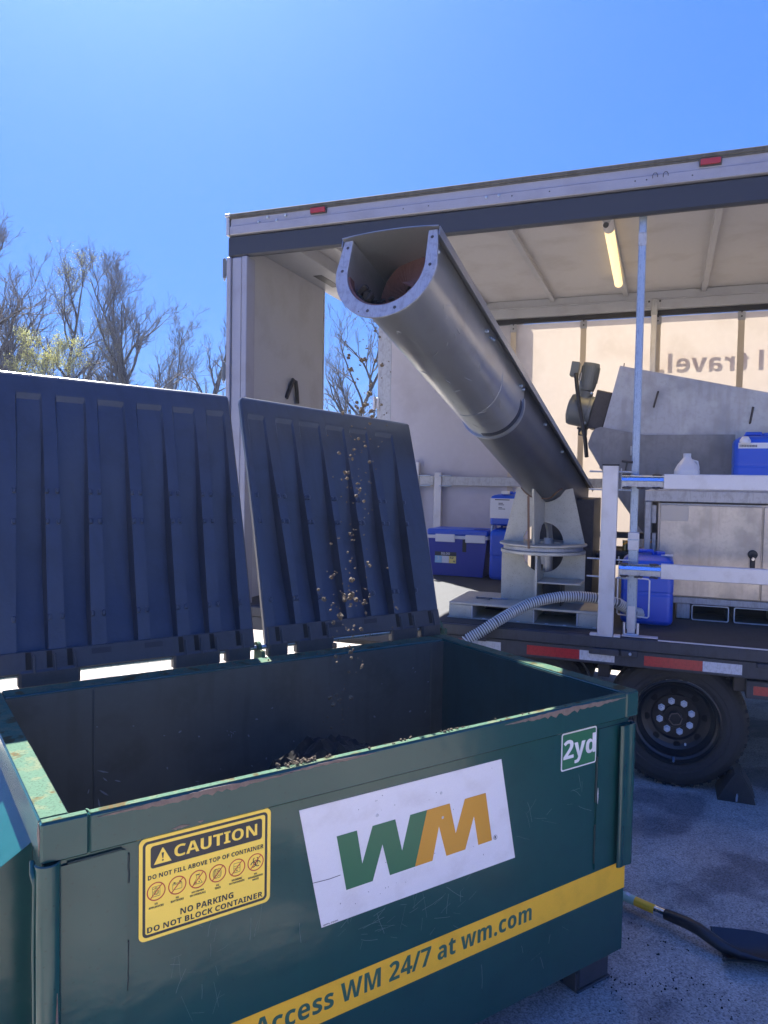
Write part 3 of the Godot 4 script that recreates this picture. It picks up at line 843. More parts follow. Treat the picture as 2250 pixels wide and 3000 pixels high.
	put("lip_liner", B.new().ring(arc(0, 0, 0.1375, -0.15, -PI + 0.15, 30), arc(0, 0, 0.130, -0.15, -PI + 0.15, 30), F * Transform3D(Basis(), Vector3(0, 0, -0.03)), 0.031, false), M.flight_red, t)
	# screw inside
	var fb := B.new()
	var turns := 11
	var seg := 48
	var pitch := 0.30
	for i in turns * seg:
		var z0 := -0.07 - pitch * i / seg
		var z1 := -0.07 - pitch * (i + 1) / seg
		if z1 < -LEN + 0.02:
			break
		var a0 := TAU * i / seg - 0.5
		var a1 := TAU * (i + 1) / seg - 0.5
		for s: float in [0.0, -0.006]:
			fb.quad(F * Vector3(cos(a0) * 0.03, sin(a0) * 0.03, z0 + s), F * Vector3(cos(a0) * 0.134, sin(a0) * 0.134, z0 + s), F * Vector3(cos(a1) * 0.134, sin(a1) * 0.134, z1 + s), F * Vector3(cos(a1) * 0.03, sin(a1) * 0.03, z1 + s), -a if s == 0.0 else a)
	fb.cyl(F * Vector3(0, 0, -0.26), F * Vector3(0, 0, -LEN + 0.02), 0.03, 14)
	put("screw", fb, M.flight_red, t, "reddish brown auger screw inside the trough")
	var sl := B.new()
	for k in 60:
		var th := rng.randf_range(-2.7, -0.45)
		sl.obox(F * Transform3D(Basis(Vector3(rng.randf(), rng.randf(), 1).normalized(), rng.randf() * 6.0), Vector3(cos(th) * 0.106, sin(th) * 0.106, rng.randf_range(-0.45, -0.02))), Vector3(rng.randf_range(0.012, 0.04), rng.randf_range(0.008, 0.022), rng.randf_range(0.015, 0.05)), 0.003)
	put("soil_in_mouth", sl, M.soil, t).set_meta("kind", "stuff")
	# joint ring with heat tint, and a weld line
	put("joint_ring", B.new().ring(arc(0, 0, R + 0.010, 0.25, -PI - 0.25, 36), arc(0, 0, R + 0.0005, 0.25, -PI - 0.25, 36), F * Transform3D(Basis(), Vector3(0, 0, -1.22)), 0.016, false), M.trough_steel, tr)
	put("heat_tint", B.new().ring(arc(0, 0, R + 0.0012, 0.5, -1.75, 24), arc(0, 0, R + 0.0004, 0.5, -1.75, 24), F * Transform3D(Basis(), Vector3(0, 0, -1.20)), 0.034, false), M.burnt_steel, tr)
	var wl := []
	for k in 26:
		var th := 0.30 - 2.3 * k / 25.0
		wl.append(F * Vector3(cos(th) * (R + 0.0006), sin(th) * (R + 0.0006), -0.86 - 0.10 * k / 25.0))
	put("weld_line", B.new().tube(wl, 0.0014, 5), M.flange_steel, tr)
	var scr := B.new()
	for k in 26:
		var th := rng.randf_range(-1.9, -0.2)
		var zz := -rng.randf_range(0.02, 1.1)
		var dth := rng.randfn() * 0.10
		var dz := rng.randfn() * 0.03
		var ps := []
		for m in 5:
			var f := m / 4.0
			ps.append(F * Vector3(cos(th + dth * f) * (R + 0.0004), sin(th + dth * f) * (R + 0.0004), zz + dz * f + rng.randfn() * 0.002))
		scr.tube(ps, [0.0004, 0.0012, 0.0016, 0.001, 0.0004], 5)
	put("scrapes", scr, M.flange_steel, tr).set_meta("kind", "stuff")
	# saddle weld
	var sw := []
	for k in 15:
		var th := -PI * 0.5 + 0.95 - 1.9 * k / 14.0
		sw.append(F * Vector3(cos(th) * (R + 0.002), sin(th) * (R + 0.002), -2.27 + 0.02 * sin(k * 1.0)))
	put("saddle_weld", B.new().tube(sw, 0.006, 7), M.rust_weld, t)
	# discharge box at the low end
	put("inlet_box", B.new().box(-0.80, 0.795, -1.25, -0.42, 1.50, -0.72, 0.005), M.motor_dark, t)
	# pedestal, upper half: crossed plates cut to the tube
	var cx := -0.681
	var cz := -0.43
	var plate := PackedVector2Array([Vector2(-0.243, 0.0), Vector2(-0.166, 0.325)])
	for k in 9:
		var x := lerpf(-0.125, 0.125, k / 8.0)
		plate.append(Vector2(x, (1.626 - sqrt(R * R - x * x) * 1.04) - 1.238))
	plate.append_array(PackedVector2Array([Vector2(0.166, 0.325), Vector2(0.243, 0.0)]))
	plate.append_array(arc(0, 0, 0.121, 0.0, PI, 20))
	var rot := Basis(Vector3.UP, -az)
	put("saddle_plate", B.new().prism(plate, Transform3D(rot, Vector3(cx, 1.238, cz)), -0.012), M.pedestal_steel, t)
	for e: float in [1.0, -1.0]:
		var web := PackedVector2Array([Vector2(0.002, 0.122), Vector2(0.002, 0.245)])
		if e > 0.0:
			web.append_array(PackedVector2Array([Vector2(0.04, 0.262), Vector2(0.26, 0.325), Vector2(0.272, 0.318), Vector2(0.235, 0.0), Vector2(0.121, 0.0), Vector2(0.105, 0.06), Vector2(0.06, 0.105)]))
		else:
			web.append_array(PackedVector2Array([Vector2(0.16, 0.195), Vector2(0.235, 0.0), Vector2(0.121, 0.0), Vector2(0.105, 0.06), Vector2(0.06, 0.105)]))
		var wp := put("web_plate", B.new().prism(web, Transform3D(rot * Basis(Vector3(0, 0, e), Vector3.UP, Vector3(-e, 0, 0)), Vector3(cx + 0.006 * e, 1.238, cz)), 0.012), M.pedestal_steel, t)
		if e > 0.0:
			put("flame_cut_edge", B.new().obox(Transform3D(rot * Basis(Vector3.RIGHT, atan2(0.037, 0.318)), Vector3(cx - 0.02 * 1.0, 1.238, cz)) * Transform3D(Basis(), Vector3(0.0, 0.160, 0.2545 + 0.0)), Vector3(0.013, 0.30, 0.004), 0.001), M.rust_weld, wp)
	# turntable rings
	put("turntable_ring", B.new().lathe(Transform3D(Basis(), Vector3(cx, 1.225, cz)), [Vector2(0.10, 0.0), Vector2(0.250, 0.0), Vector2(0.255, 0.003), Vector2(0.255, 0.010), Vector2(0.252, 0.0125), Vector2(0.10, 0.0125), Vector2(0.10, 0.0)], 56), M.pedestal_steel, t)
	put("turntable_ring", B.new().lathe(Transform3D(Basis(), Vector3(cx, 1.198, cz)), [Vector2(0.10, 0.0), Vector2(0.228, 0.0), Vector2(0.232, 0.003), Vector2(0.232, 0.024), Vector2(0.10, 0.0265)], 56), M.flange_steel, t)
	put("turntable_ring", B.new().lathe(Transform3D(Basis(), Vector3(cx, 1.178, cz)), [Vector2(0.10, 0.0), Vector2(0.244, 0.0), Vector2(0.247, 0.003), Vector2(0.247, 0.017), Vector2(0.244, 0.0195), Vector2(0.10, 0.0195), Vector2(0.10, 0.0)], 56), M.pedestal_steel, t)
	# pedestal, lower half: crossed plates with a round opening
	var low := PackedVector2Array([Vector2(-0.246, 0.293), Vector2(-0.246, 0.0), Vector2(0.246, 0.0), Vector2(0.246, 0.293)])
	low.append_array(arc(0, 0.293, 0.121, 0.0, -PI, 20))
	put("base_plate", B.new().prism(low, Transform3D(Basis(), Vector3(cx, 0.885, cz)), -0.012), M.pedestal_steel, t)
	for e: float in [1.0, -1.0]:
		var web := PackedVector2Array([Vector2(0.002, 0.0), Vector2(0.235, 0.0), Vector2(0.235, 0.293), Vector2(0.121, 0.293), Vector2(0.105, 0.233), Vector2(0.06, 0.188), Vector2(0.002, 0.172)])
		put("base_web", B.new().prism(web, Transform3D(Basis(Vector3(0, 0, e), Vector3.UP, Vector3(-e, 0, 0)), Vector3(cx + 0.006 * e, 0.885, cz)), 0.012), M.pedestal_steel, t)
	put("shelf_plate", B.new().box(cx + 0.008, 1.020, cz + 0.001, cx + 0.246, 1.030, cz + 0.225), M.pedestal_steel, t)
	put("gusset_plate", B.new().box(cx + 0.125, 0.886, cz + 0.001, cx + 0.135, 1.0195, cz + 0.15).box(cx + 0.012, 0.886, cz + 0.03, cx + 0.124, 1.018, cz + 0.04), M.motor_dark, t)
	put("centre_shaft", B.new().cyl(Vector3(cx + 0.02, 0.886, cz - 0.08), Vector3(cx + 0.02, 1.26, cz - 0.08), 0.028, 14).box(cx - 0.03, 1.10, cz - 0.12, cx + 0.02, 1.16, cz - 0.06), M.frame_steel, t)
	# skid with fork pockets
	var sk := put("skid", B.new().box(-1.183, 0.870, -0.655, -0.325, 0.8845, -0.180, 0.003).box(-1.183, 0.797, -0.653, -1.048, 0.8695, -0.182, 0.003).box(-0.822, 0.797, -0.653, -0.690, 0.8695, -0.182, 0.003).box(-0.440, 0.797, -0.653, -0.327, 0.8695, -0.182, 0.003).box(-1.19, 0.7925, -0.66, -0.32, 0.7965, -0.17, 0.001), M.pedestal_steel, t)
	for x: float in [-1.048, -0.83, -0.690, -0.449]:
		put("pocket_edge", B.new().box(x, 0.7975, -0.30, x + 0.008, 0.8695, -0.1785, 0.001), M.aluminium, sk)
	for x: float in [-0.98, -0.78, -0.62, -0.52, -0.36, -0.9]:
		put("weld_tack", B.new().box(x, 0.797, -0.176, x + 0.018, 0.801, -0.168, 0.001), M.white_plastic, sk)
	for x: float in [-1.038, -0.68]:
		put("pocket_back", B.new().box(x, 0.798, -0.60, x + 0.215, 0.868, -0.50), M.motor_dark, sk)

	# spanners left on the skid
	var s1 := single("spanner", B.new().obox(Transform3D(Basis(Vector3.UP, 0.12), Vector3(-1.00, 0.8905, -0.36)), Vector3(0.10, 0.008, 0.012), 0.002).obox(Transform3D(Basis(Vector3.UP, -1.0), Vector3(-1.055, 0.8915, -0.356)), Vector3(0.03, 0.010, 0.014), 0.002).obox(Transform3D(Basis(Vector3.UP, -0.9), Vector3(-0.985, 0.8905, -0.335)), Vector3(0.045, 0.007, 0.009), 0.002), M.motor_grey, "dark spanner lying on the left end of the steel skid", "spanner", Vector3.ZERO)
	var s2 := single("spanner", B.new().obox(Transform3D(Basis(Vector3.UP, 0.22), Vector3(-0.915, 0.890, -0.375)), Vector3(0.085, 0.007, 0.011), 0.002).obox(Transform3D(Basis(Vector3.UP, 1.0), Vector3(-0.955, 0.891, -0.366)), Vector3(0.022, 0.009, 0.013), 0.002), M.galvanised, "bright spanner on the skid beside the pedestal foot", "spanner", Vector3.ZERO)

	# corrugated hose
	var hp := [Vector3(-1.06, 0.50, 0.13), Vector3(-1.045, 0.62, 0.12), Vector3(-1.005, 0.722, 0.09), Vector3(-0.931, 0.77, 0.06), Vector3(-0.853, 0.826, 0.02), Vector3(-0.777, 0.875, -0.04), Vector3(-0.699, 0.917, -0.09), Vector3(-0.62, 0.943, -0.13), Vector3(-0.528, 0.960, -0.17), Vector3(-0.441, 0.964, -0.20), Vector3(-0.347, 0.955, -0.23), Vector3(-0.24, 0.93, -0.28), Vector3(-0.16, 0.87, -0.36), Vector3(-0.05, 0.83, -0.62)]
	var cu := Curve3D.new()
	for i in hp.size():
		var tg: Vector3 = ((hp[mini(i + 1, hp.size() - 1)] as Vector3) - (hp[maxi(i - 1, 0)] as Vector3)) / 6.0
		cu.add_point(hp[i], -tg, tg)
	var ht := thing("corrugated_hose", "pale corrugated hose running over the trailer edge in front of the pedestal", "hose", Vector3(-1.0, 0.5, 0.0))
	var pts := []
	for i in 70:
		pts.append(cu.sample_baked(cu.get_baked_length() * i / 69.0))
	put("hose_core", B.new().tube(pts, 0.0255, 14), M.hose_groove_shade, ht)
	var ribs := B.new()
	var q := 0.004
	while q < cu.get_baked_length() - 0.006:
		var c := cu.sample_baked(q)
		var d := (cu.sample_baked(q + 0.003) - c).normalized()
		ribs.tube([c - d * 0.0038, c - d * 0.0018, c + d * 0.0018, c + d * 0.0038], [0.0258, 0.0312, 0.0312, 0.0258], 16, false)
		q += 0.0135
	put("hose_ribs", ribs, M.hose, ht).set_meta("kind", "stuff")

# ---------------------------------------------------------------- hopper with its gearmotor
func hopper() -> void:
	var t := thing("steel_hopper", "large dull steel hopper with a sloping rim inside the trailer", "hopper", Vector3(0.5, 0.792, -1.6))
	var z0 := -1.28
	var side := pv([-0.324, 2.398, 1.6, 1.965, 1.6, 1.30, 0.30, 1.30, -0.44, 1.70, -0.428, 1.965])
	put("side_plate", B.new().prism(side, Transform3D(Basis(), Vector3(0, 0, z0)), -0.012), M.hopper_steel, t)
	put("side_plate", B.new().prism(side, Transform3D(Basis(), Vector3(0, 0, z0 - 0.75)), -0.012), M.hopper_steel, t)
	put("end_plate", B.new().obox(Transform3D(Basis(Vector3.BACK, -0.235), Vector3(-0.370, 2.18, z0 - 0.38)), Vector3(0.012, 0.44, 0.745), 0.002), M.hopper_steel, t)
	var tro := pv([-0.492, 1.945, -0.470, 1.970, -0.435, 1.982, -0.15, 1.925, 0.4, 1.925, 0.4, 1.02, 0.12, 1.02, -0.155, 1.288, -0.308, 1.506, -0.418, 1.684, -0.511, 1.840, -0.517, 1.868])
	put("mixing_trough", B.new().prism(tro, Transform3D(Basis(), Vector3(0, 0, z0 + 0.045)), -0.04), M.hopper_dark, t)
	put("trough_belly", B.new().box(-0.10, 1.02, z0 - 0.70, 1.6, 1.60, z0 - 0.02), M.hopper_steel, t)
	put("latch_block", B.new().box(-0.240, 1.785, z0 + 0.046, -0.190, 1.850, z0 + 0.066), M.frame_steel, t)
	for s: Array in [[-0.075, 2.215, -0.100, 2.115], [0.50, 2.10, 0.485, 2.00]]:
		put("pull_rod", B.new().tube([Vector3(s[0], s[1], z0), Vector3(s[0], s[1], z0 + 0.022), Vector3(s[2], s[3], z0 + 0.022), Vector3(s[2], s[3], z0)], 0.006, 8), M.motor_dark, t)
	put("rim_stud", B.new().cyl(Vector3(-0.30, 2.39, z0 - 0.006), Vector3(-0.297, 2.415, z0 - 0.006), 0.004, 6), M.motor_dark, t)
	# legs
	for x: float in [0.0, 1.3]:
		put("leg", B.new().box(x, 0.795, z0 - 0.70, x + 0.06, 1.02, z0 - 0.05), M.frame_steel, t)
	put("drive_box", B.new().obox(Transform3D(Basis(Vector3.BACK, -0.235), Vector3(-0.458, 2.11, -1.50)), Vector3(0.105, 0.27, 0.24), 0.004), M.motor_dark, t)
	# gearmotor
	var g := thing("gear_motor", "dark grey gearmotor with terminal box bolted to the hopper's left end", "motor", Vector3(-0.58, 2.05, -1.46))
	var tilt := Vector3(0.175, 0.985, 0.0).normalized()
	var c := Vector3(-0.560, 2.255, -1.46)
	put("motor_body", B.new().lathe(yaxis(c, tilt), [Vector2(0.0, 0.0), Vector2(0.05, 0.0), Vector2(0.058, 0.03), Vector2(0.060, 0.05), Vector2(0.061, 0.17), Vector2(0.056, 0.195), Vector2(0.0, 0.197)], 28), M.motor_grey, g)
	var fins := B.new()
	for k in 20:
		var an := TAU * k / 20.0
		var yx := yaxis(c, tilt)
		fins.obox(yx * Transform3D(Basis(Vector3.UP, -an), Vector3(cos(an) * 0.062, 0.115, sin(an) * 0.062)), Vector3(0.006, 0.11, 0.004), 0.0)
	put("cooling_fins", fins, M.motor_grey, g)
	var nm := B.new().obox(yaxis(c, tilt) * Transform3D(Basis(Vector3.UP, 0.4), Vector3(0.026, 0.09, 0.0605)), Vector3(0.05, 0.055, 0.004), 0.0)
	put("name_plate", nm, M.aluminium, g)
	put("terminal_box", B.new().obox(Transform3D(Basis(Vector3.BACK, -0.16), Vector3(-0.638, 2.405, -1.43)), Vector3(0.055, 0.105, 0.08), 0.004), M.motor_grey, g)
	put("gear_neck", B.new().cyl(c - tilt * 0.005, Vector3(-0.585, 2.15, -1.46), 0.052, 20, 0.058), M.motor_grey, g)
	# bell housing: a drum with its axis along the hopper's slope
	var ax := Vector3(0.97, -0.23, 0.0).normalized()
	put("gear_housing", B.new().lathe(yaxis(Vector3(-0.685, 2.135, -1.47), ax), [Vector2(0.0, 0.0), Vector2(0.07, 0.0), Vector2(0.105, 0.012), Vector2(0.112, 0.03), Vector2(0.112, 0.145), Vector2(0.118, 0.148), Vector2(0.118, 0.172), Vector2(0.0, 0.172)], 36), M.motor_grey, g)
	for s: Array in [[-0.515, 2.228], [-0.555, 2.02], [-0.60, 2.215]]:
		bolt(g, "flange_bolt", Vector3(s[0], s[1], -1.375), Vector3.BACK, 0.010, 0.012, M.galvanised)
	put("cable", B.new().tube([Vector3(-0.628, 2.37, -1.385), Vector3(-0.615, 2.28, -1.36), Vector3(-0.595, 2.15, -1.345), Vector3(-0.570, 2.02, -1.34), Vector3(-0.545, 1.90, -1.33), Vector3(-0.535, 1.78, -1.36)], 0.0145, 10), M.black, g)
	put("foot_bracket", B.new().box(-0.60, 1.935, -1.46, -0.545, 1.99, -1.38).box(-0.612, 1.98, -1.44, -0.598, 1.995, -1.40), M.black, g)
	put("grease_cap", B.new().cyl(Vector3(-0.585, 1.955, -1.378), Vector3(-0.558, 1.945, -1.375), 0.014, 12), M.brass, g)

	# pump and valves on the floor under the hopper
	var p := thing("pump", "dark pump with brass valve handles on the floor below the hopper", "pump", Vector3(-0.2, 0.792, -1.0))
	put("support_bar", B.new().box(-0.40, 1.245, -1.02, -0.05, 1.285, -0.98, 0.004), M.motor_dark, p)
	put("pump_body", B.new().cyl(Vector3(-0.36, 1.13, -1.0), Vector3(-0.14, 1.13, -1.0), 0.062, 20).cyl(Vector3(-0.14, 1.13, -1.0), Vector3(-0.10, 1.13, -1.0), 0.045, 20), M.black, p)
	put("pump_foot", B.new().box(-0.34, 0.795, -1.05, -0.30, 1.08, -0.95).box(-0.20, 0.795, -1.05, -0.16, 1.08, -0.95), M.motor_dark, p)
	for x: float in [-0.24, -0.115]:
		put("valve", B.new().cyl(Vector3(x, 1.17, -0.95), Vector3(x, 1.235, -0.95), 0.016, 12), M.brass, p)
		put("valve_handle", B.new().obox(Transform3D(Basis(Vector3.BACK, 0.5), Vector3(x + 0.02, 1.225, -0.93)), Vector3(0.075, 0.010, 0.016), 0.003), M.shaft_yellow, p)
	put("suction_pipe", B.new().tube([Vector3(-0.36, 1.13, -1.0), Vector3(-0.42, 1.13, -0.99), Vector3(-0.46, 1.08, -0.95), Vector3(-0.47, 0.98, -0.90), Vector3(-0.50, 0.90, -0.86)], 0.028, 12), M.black, p)

# ---------------------------------------------------------------- cabinet on its skid
func cabinet() -> void:
	var t := thing("steel_cabinet", "stained steel cabinet with black latch handle, behind the guard rail", "cabinet", Vector3(0.45, 0.792, -0.95))
	put("frame_bar", B.new().box(-0.124, 1.493, -0.735, 1.9, 1.560, -0.700, 0.004), M.frame_steel, t)
	put("frame_bar", B.new().box(-0.124, 1.493, -1.20, 1.9, 1.560, -1.165, 0.004), M.frame_steel, t)
	put("frame_bar", B.new().box(-0.122, 1.500, -1.164, -0.088, 1.558, -0.736, 0.004), M.frame_steel, t)
	put("top_plate", B.new().box(-0.10, 1.561, -1.19, 1.9, 1.566, -0.705, 0.001), M.frame_steel, t)
	put("frame_leg", B.new().box(-0.122, 0.93, -0.735, -0.084, 1.4925, -0.701, 0.005), M.frame_steel, t)
	put("frame_leg", B.new().box(-0.122, 0.93, -1.20, -0.084, 1.4925, -1.166, 0.005), M.frame_steel, t)
	put("casing", B.new().box(-0.046, 0.928, -1.15, 1.6, 1.486, -0.722, 0.003), M.door_steel, t)
	put("dark_gap", B.new().box(-0.04, 1.4865, -1.14, 1.6, 1.4925, -0.74, 0.0), M.black, t)
	var d := put("door", B.new().box(-0.034, 0.934, -0.7215, 0.516, 1.474, -0.708, 0.003), M.door_steel, t)
	var d2 := put("door", B.new().box(0.524, 0.934, -0.7215, 1.08, 1.474, -0.708, 0.003), M.door_steel, t)
	put("hinge_strip", B.new().box(-0.028, 1.4755, -0.7215, 0.51, 1.484, -0.712, 0.001), M.frame_steel, d)
	put("paper_notice", B.new().box(-0.026, 1.380, -0.708, 0.125, 1.466, -0.7068, 0.0), M.paper, d)
	put("latch", B.new().lathe(yaxis(Vector3(0.473, 1.200, -0.708), Vector3.BACK), [Vector2(0.026, 0.0), Vector2(0.026, 0.012), Vector2(0.022, 0.016), Vector2(0, 0.016)], 24).box(0.460, 1.115, -0.696, 0.486, 1.20, -0.682, 0.005), M.black, d)
	put("keyhole", B.new().lathe(yaxis(Vector3(0.474, 1.176, -0.682), Vector3.BACK), [Vector2(0.009, 0.0), Vector2(0.009, 0.003), Vector2(0, 0.003)], 14), M.bright_alu, d)
	put("valve_block", B.new().box(-0.083, 1.36, -0.80, -0.055, 1.47, -0.73).box(-0.078, 1.05, -0.82, -0.052, 1.30, -0.74), M.frame_steel, t)
	put("small_breaker", B.new().box(-0.078, 1.17, -0.74, -0.062, 1.20, -0.715), M.white_plastic, t)
	put("base_plate", B.new().box(0.055, 0.889, -1.15, 1.6, 0.927, -0.715, 0.003), M.frame_steel, t)
	put("base_block", B.new().box(0.075, 0.798, -1.1, 0.150, 0.8885, -0.722, 0.003), M.frame_steel, t)
	for x: float in [0.158, 0.386, 0.614, 0.842]:
		var o := rr(x, 0.7945, x + 0.203, 0.8865, 0.012)
		var i := rr(x + 0.006, 0.8005, x + 0.197, 0.8805, 0.008)
		put("fork_tube", B.new().ring(o, i, Transform3D(Basis(), Vector3(0, 0, -1.1)), 0.386), M.frame_black, t)
		put("tube_shade_plate", B.new().box(x + 0.004, 0.799, -0.95, x + 0.199, 0.882, -0.94, 0.0), M.void, t)  # black plate added inside the tube so its mouth looks shaded
		put("tube_mouth", B.new().ring(o, i, Transform3D(Basis(), Vector3(0, 0, -0.7138)), 0.003), M.aluminium, t)

# ---------------------------------------------------------------- cans, cooler, jug
func jerrycan(label: String, x0: float, x1: float, y0: float, y1: float, z0: float, z1: float, group := "") -> Node3D:
	var cx := (x0 + x1) * 0.5
	var cz := (z0 + z1) * 0.5
	var w := x1 - x0
	var h := y1 - y0
	var t := thing("blue_jerrycan", label, "jerrycan", Vector3(cx, y0, cz), group)
	var hw := w * 0.5
	var b := B.new()
	var secs := [[0.0, 0.86], [0.02, 0.95], [0.06, 1.0], [0.40, 1.0], [0.42, 0.985], [0.45, 0.985], [0.47, 1.0], [0.82, 1.0], [0.89, 0.95], [0.93, 0.80], [0.95, 0.62]]
	for i in secs.size() - 1:
		var s0: Array = secs[i]
		var s1: Array = secs[i + 1]
		var p0 := rr(-hw * s0[1], (z0 - cz) * s0[1], hw * s0[1], (z1 - cz) * s0[1], 0.035 * s0[1], 6)
		var p1 := rr(-hw * s1[1], (z0 - cz) * s1[1], hw * s1[1], (z1 - cz) * s1[1], 0.035 * s1[1], 6)
		for k in p0.size():
			var j := (k + 1) % p0.size()
			var o := Vector3(p0[k].x + p0[j].x, 0.25 * w * (s0[1] - s1[1]) / maxf(0.02, s1[0] - s0[0]), p0[k].y + p0[j].y)
			b.quad(Vector3(cx + p0[k].x, y0 + h * s0[0], cz + p0[k].y), Vector3(cx + p0[j].x, y0 + h * s0[0], cz + p0[j].y), Vector3(cx + p1[j].x, y0 + h * s1[0], cz + p1[j].y), Vector3(cx + p1[k].x, y0 + h * s1[0], cz + p1[k].y), o)
	b.box(cx - hw * 0.62, y0 + h * 0.94, z0 + (z1 - z0) * 0.2, cx + hw * 0.62, y0 + h * 0.952, z1 - (z1 - z0) * 0.2, 0.004)
	put("body", b, M.blue_plastic, t)
	put("handle", B.new().tube([Vector3(cx - hw * 0.5, y0 + h * 0.93, cz), Vector3(cx - hw * 0.45, y0 + h * 1.0, cz), Vector3(cx + hw * 0.15, y0 + h * 1.0, cz), Vector3(cx + hw * 0.22, y0 + h * 0.93, cz)], 0.013, 10), M.blue_plastic, t)
	put("cap", B.new().lathe(Transform3D(Basis(), Vector3(cx + hw * 0.45, y0 + h * 0.94, cz)), [Vector2(0.028, 0), Vector2(0.028, 0.022), Vector2(0.024, 0.026), Vector2(0, 0.026)], 20), M.blue_plastic, t)
	return t

func cargo() -> void:
	# can on the floor behind the pole
	var a := jerrycan("blue jerrycan on the trailer floor behind the pole and lower rail", -0.232, 0.052, 0.793, 1.205, -0.70, -0.428)
	put("can_label", B.new().box(-0.02, 1.185, -0.60, 0.045, 1.189, -0.50, 0.0), M.white_plastic, a)
	single("wire_loop_handle", B.new().tube([Vector3(-0.245, 1.062, -0.36), Vector3(-0.245, 0.862, -0.36), Vector3(-0.238, 0.853, -0.36), Vector3(-0.082, 0.845, -0.36), Vector3(-0.075, 0.852, -0.36), Vector3(-0.075, 1.055, -0.36), Vector3(-0.082, 1.062, -0.36), Vector3(-0.238, 1.070, -0.36), Vector3(-0.245, 1.062, -0.36)], 0.0045, 8), M.white_plastic, "thin pale rectangular wire loop in front of the floor jerrycan", "wire loop", Vector3(-0.16, 0.85, -0.36))
	# can on the cabinet
	var b := jerrycan("blue jerrycan with barcode label standing on top of the steel cabinet", 0.362, 0.62, 1.567, 1.905, -0.98, -0.80)
	put("can_label", B.new().box(0.385, 1.815, -0.7995, 0.60, 1.848, -0.798, 0.0), M.white_plastic, b)
	var bars := B.new()
	var x := 0.392
	for k in 22:
		var w := rng.randf_range(0.0012, 0.0035)
		bars.box(x, 1.822, -0.798, x + w, 1.836, -0.7972, 0.0)
		x += w + rng.randf_range(0.001, 0.003)
	put("barcode", bars, M.ink, b)
	put("white_cap", B.new().lathe(yaxis(Vector3(0.420, 1.852, -0.795), Vector3(0, 1, 0.3)), [Vector2(0.03, 0.0), Vector2(0.03, 0.01), Vector2(0.018, 0.03), Vector2(0, 0.03)], 18), M.white_plastic, b)
	# white jug
	var jt := thing("white_jug", "translucent white plastic jug on the cabinet, left of the blue jerrycan", "jug", Vector3(0.109, 1.567, -0.85))
	var jb := B.new()
	var js := [[0.0, 0.066], [0.012, 0.073], [0.115, 0.072], [0.15, 0.055], [0.188, 0.026], [0.196, 0.022], [0.206, 0.022]]
	for i in js.size() - 1:
		var r0: float = js[i][1]
		var r1: float = js[i + 1][1]
		var p0 := rr(-r0, -r0, r0, r0, r0 * 0.55, 5)
		var p1 := rr(-r1, -r1, r1, r1, r1 * 0.55, 5)
		for k in p0.size():
			var j := (k + 1) % p0.size()
			jb.quad(Vector3(0.109 + p0[k].x, 1.567 + js[i][0], -0.85 + p0[k].y), Vector3(0.109 + p0[j].x, 1.567 + js[i][0], -0.85 + p0[j].y), Vector3(0.109 + p1[j].x, 1.567 + js[i + 1][0], -0.85 + p1[j].y), Vector3(0.109 + p1[k].x, 1.567 + js[i + 1][0], -0.85 + p1[k].y), Vector3(p0[k].x, 0.02, p0[k].y))
	put("body", jb, M.jug, jt)
	put("cap", B.new().lathe(Transform3D(Basis(), Vector3(0.109, 1.770, -0.85)), [Vector2(0.022, 0), Vector2(0.022, 0.016), Vector2(0, 0.016)], 16), M.jug, jt)
	put("handle", B.new().tube([Vector3(0.13, 1.745, -0.85), Vector3(0.165, 1.735, -0.85), Vector3(0.172, 1.70, -0.85), Vector3(0.168, 1.67, -0.85)], 0.009, 8), M.jug, jt)
	# far side: stacked cans and cooler
	var lower := jerrycan("lower blue jerrycan of the stack behind the pedestal", -1.352, -1.08, 0.793, 1.238, -2.28, -1.96)
	var upper := jerrycan("upper blue jerrycan with large white label, stacked behind the pedestal", -1.352, -1.08, 1.24, 1.508, -2.25, -1.96)
	put("can_label", B.new().box(-1.348, 1.300, -1.9595, -1.10, 1.462, -1.958, 0.0), M.white_plastic, upper)
	put("label_print", B.new().box(-1.31, 1.448, -1.958, -1.19, 1.455, -1.9572, 0.0).box(-1.28, 1.42, -1.958, -1.245, 1.426, -1.9572, 0.0).box(-1.28, 1.408, -1.958, -1.235, 1.413, -1.9572, 0.0).box(-1.28, 1.385, -1.958, -1.25, 1.39, -1.9572, 0.0).box(-1.28, 1.374, -1.958, -1.225, 1.379, -1.9572, 0.0), M.ink, upper)
	put("white_cap", B.new().box(-1.26, 1.498, -2.02, -1.20, 1.522, -1.955), M.white_plastic, upper)
	var c := thing("cool_box", "dark blue cool box with white latches against the far curtain", "cool box", Vector3(-1.63, 0.793, -2.2))
	var cb := B.new()
	var zf := -2.0
	var prof := pv([-1.846, 0.80, -1.41, 0.80, -1.376, 1.135, -1.888, 1.135])
	cb.prism(prof, Transform3D(Basis(), Vector3(0, 0, zf - 0.36)), 0.36)
	put("body", cb, M.cooler_blue, c)
	put("rim_band", B.new().box(-1.892, 1.112, zf - 0.362, -1.372, 1.140, zf + 0.004, 0.004), M.white_plastic, c)
	put("lid", B.new().box(-1.896, 1.141, zf - 0.37, -1.368, 1.192, zf + 0.010, 0.012), M.blue_plastic, c)
	put("lid_cup", B.new().box(-1.50, 1.1922, zf - 0.14, -1.40, 1.196, zf - 0.03, 0.002), M.cooler_blue, c)
	for x0: float in [-1.82, -1.56]:
		put("latch", B.new().box(x0, 1.085, zf + 0.004, x0 + 0.17, 1.150, zf + 0.016, 0.004), M.white_plastic, c)
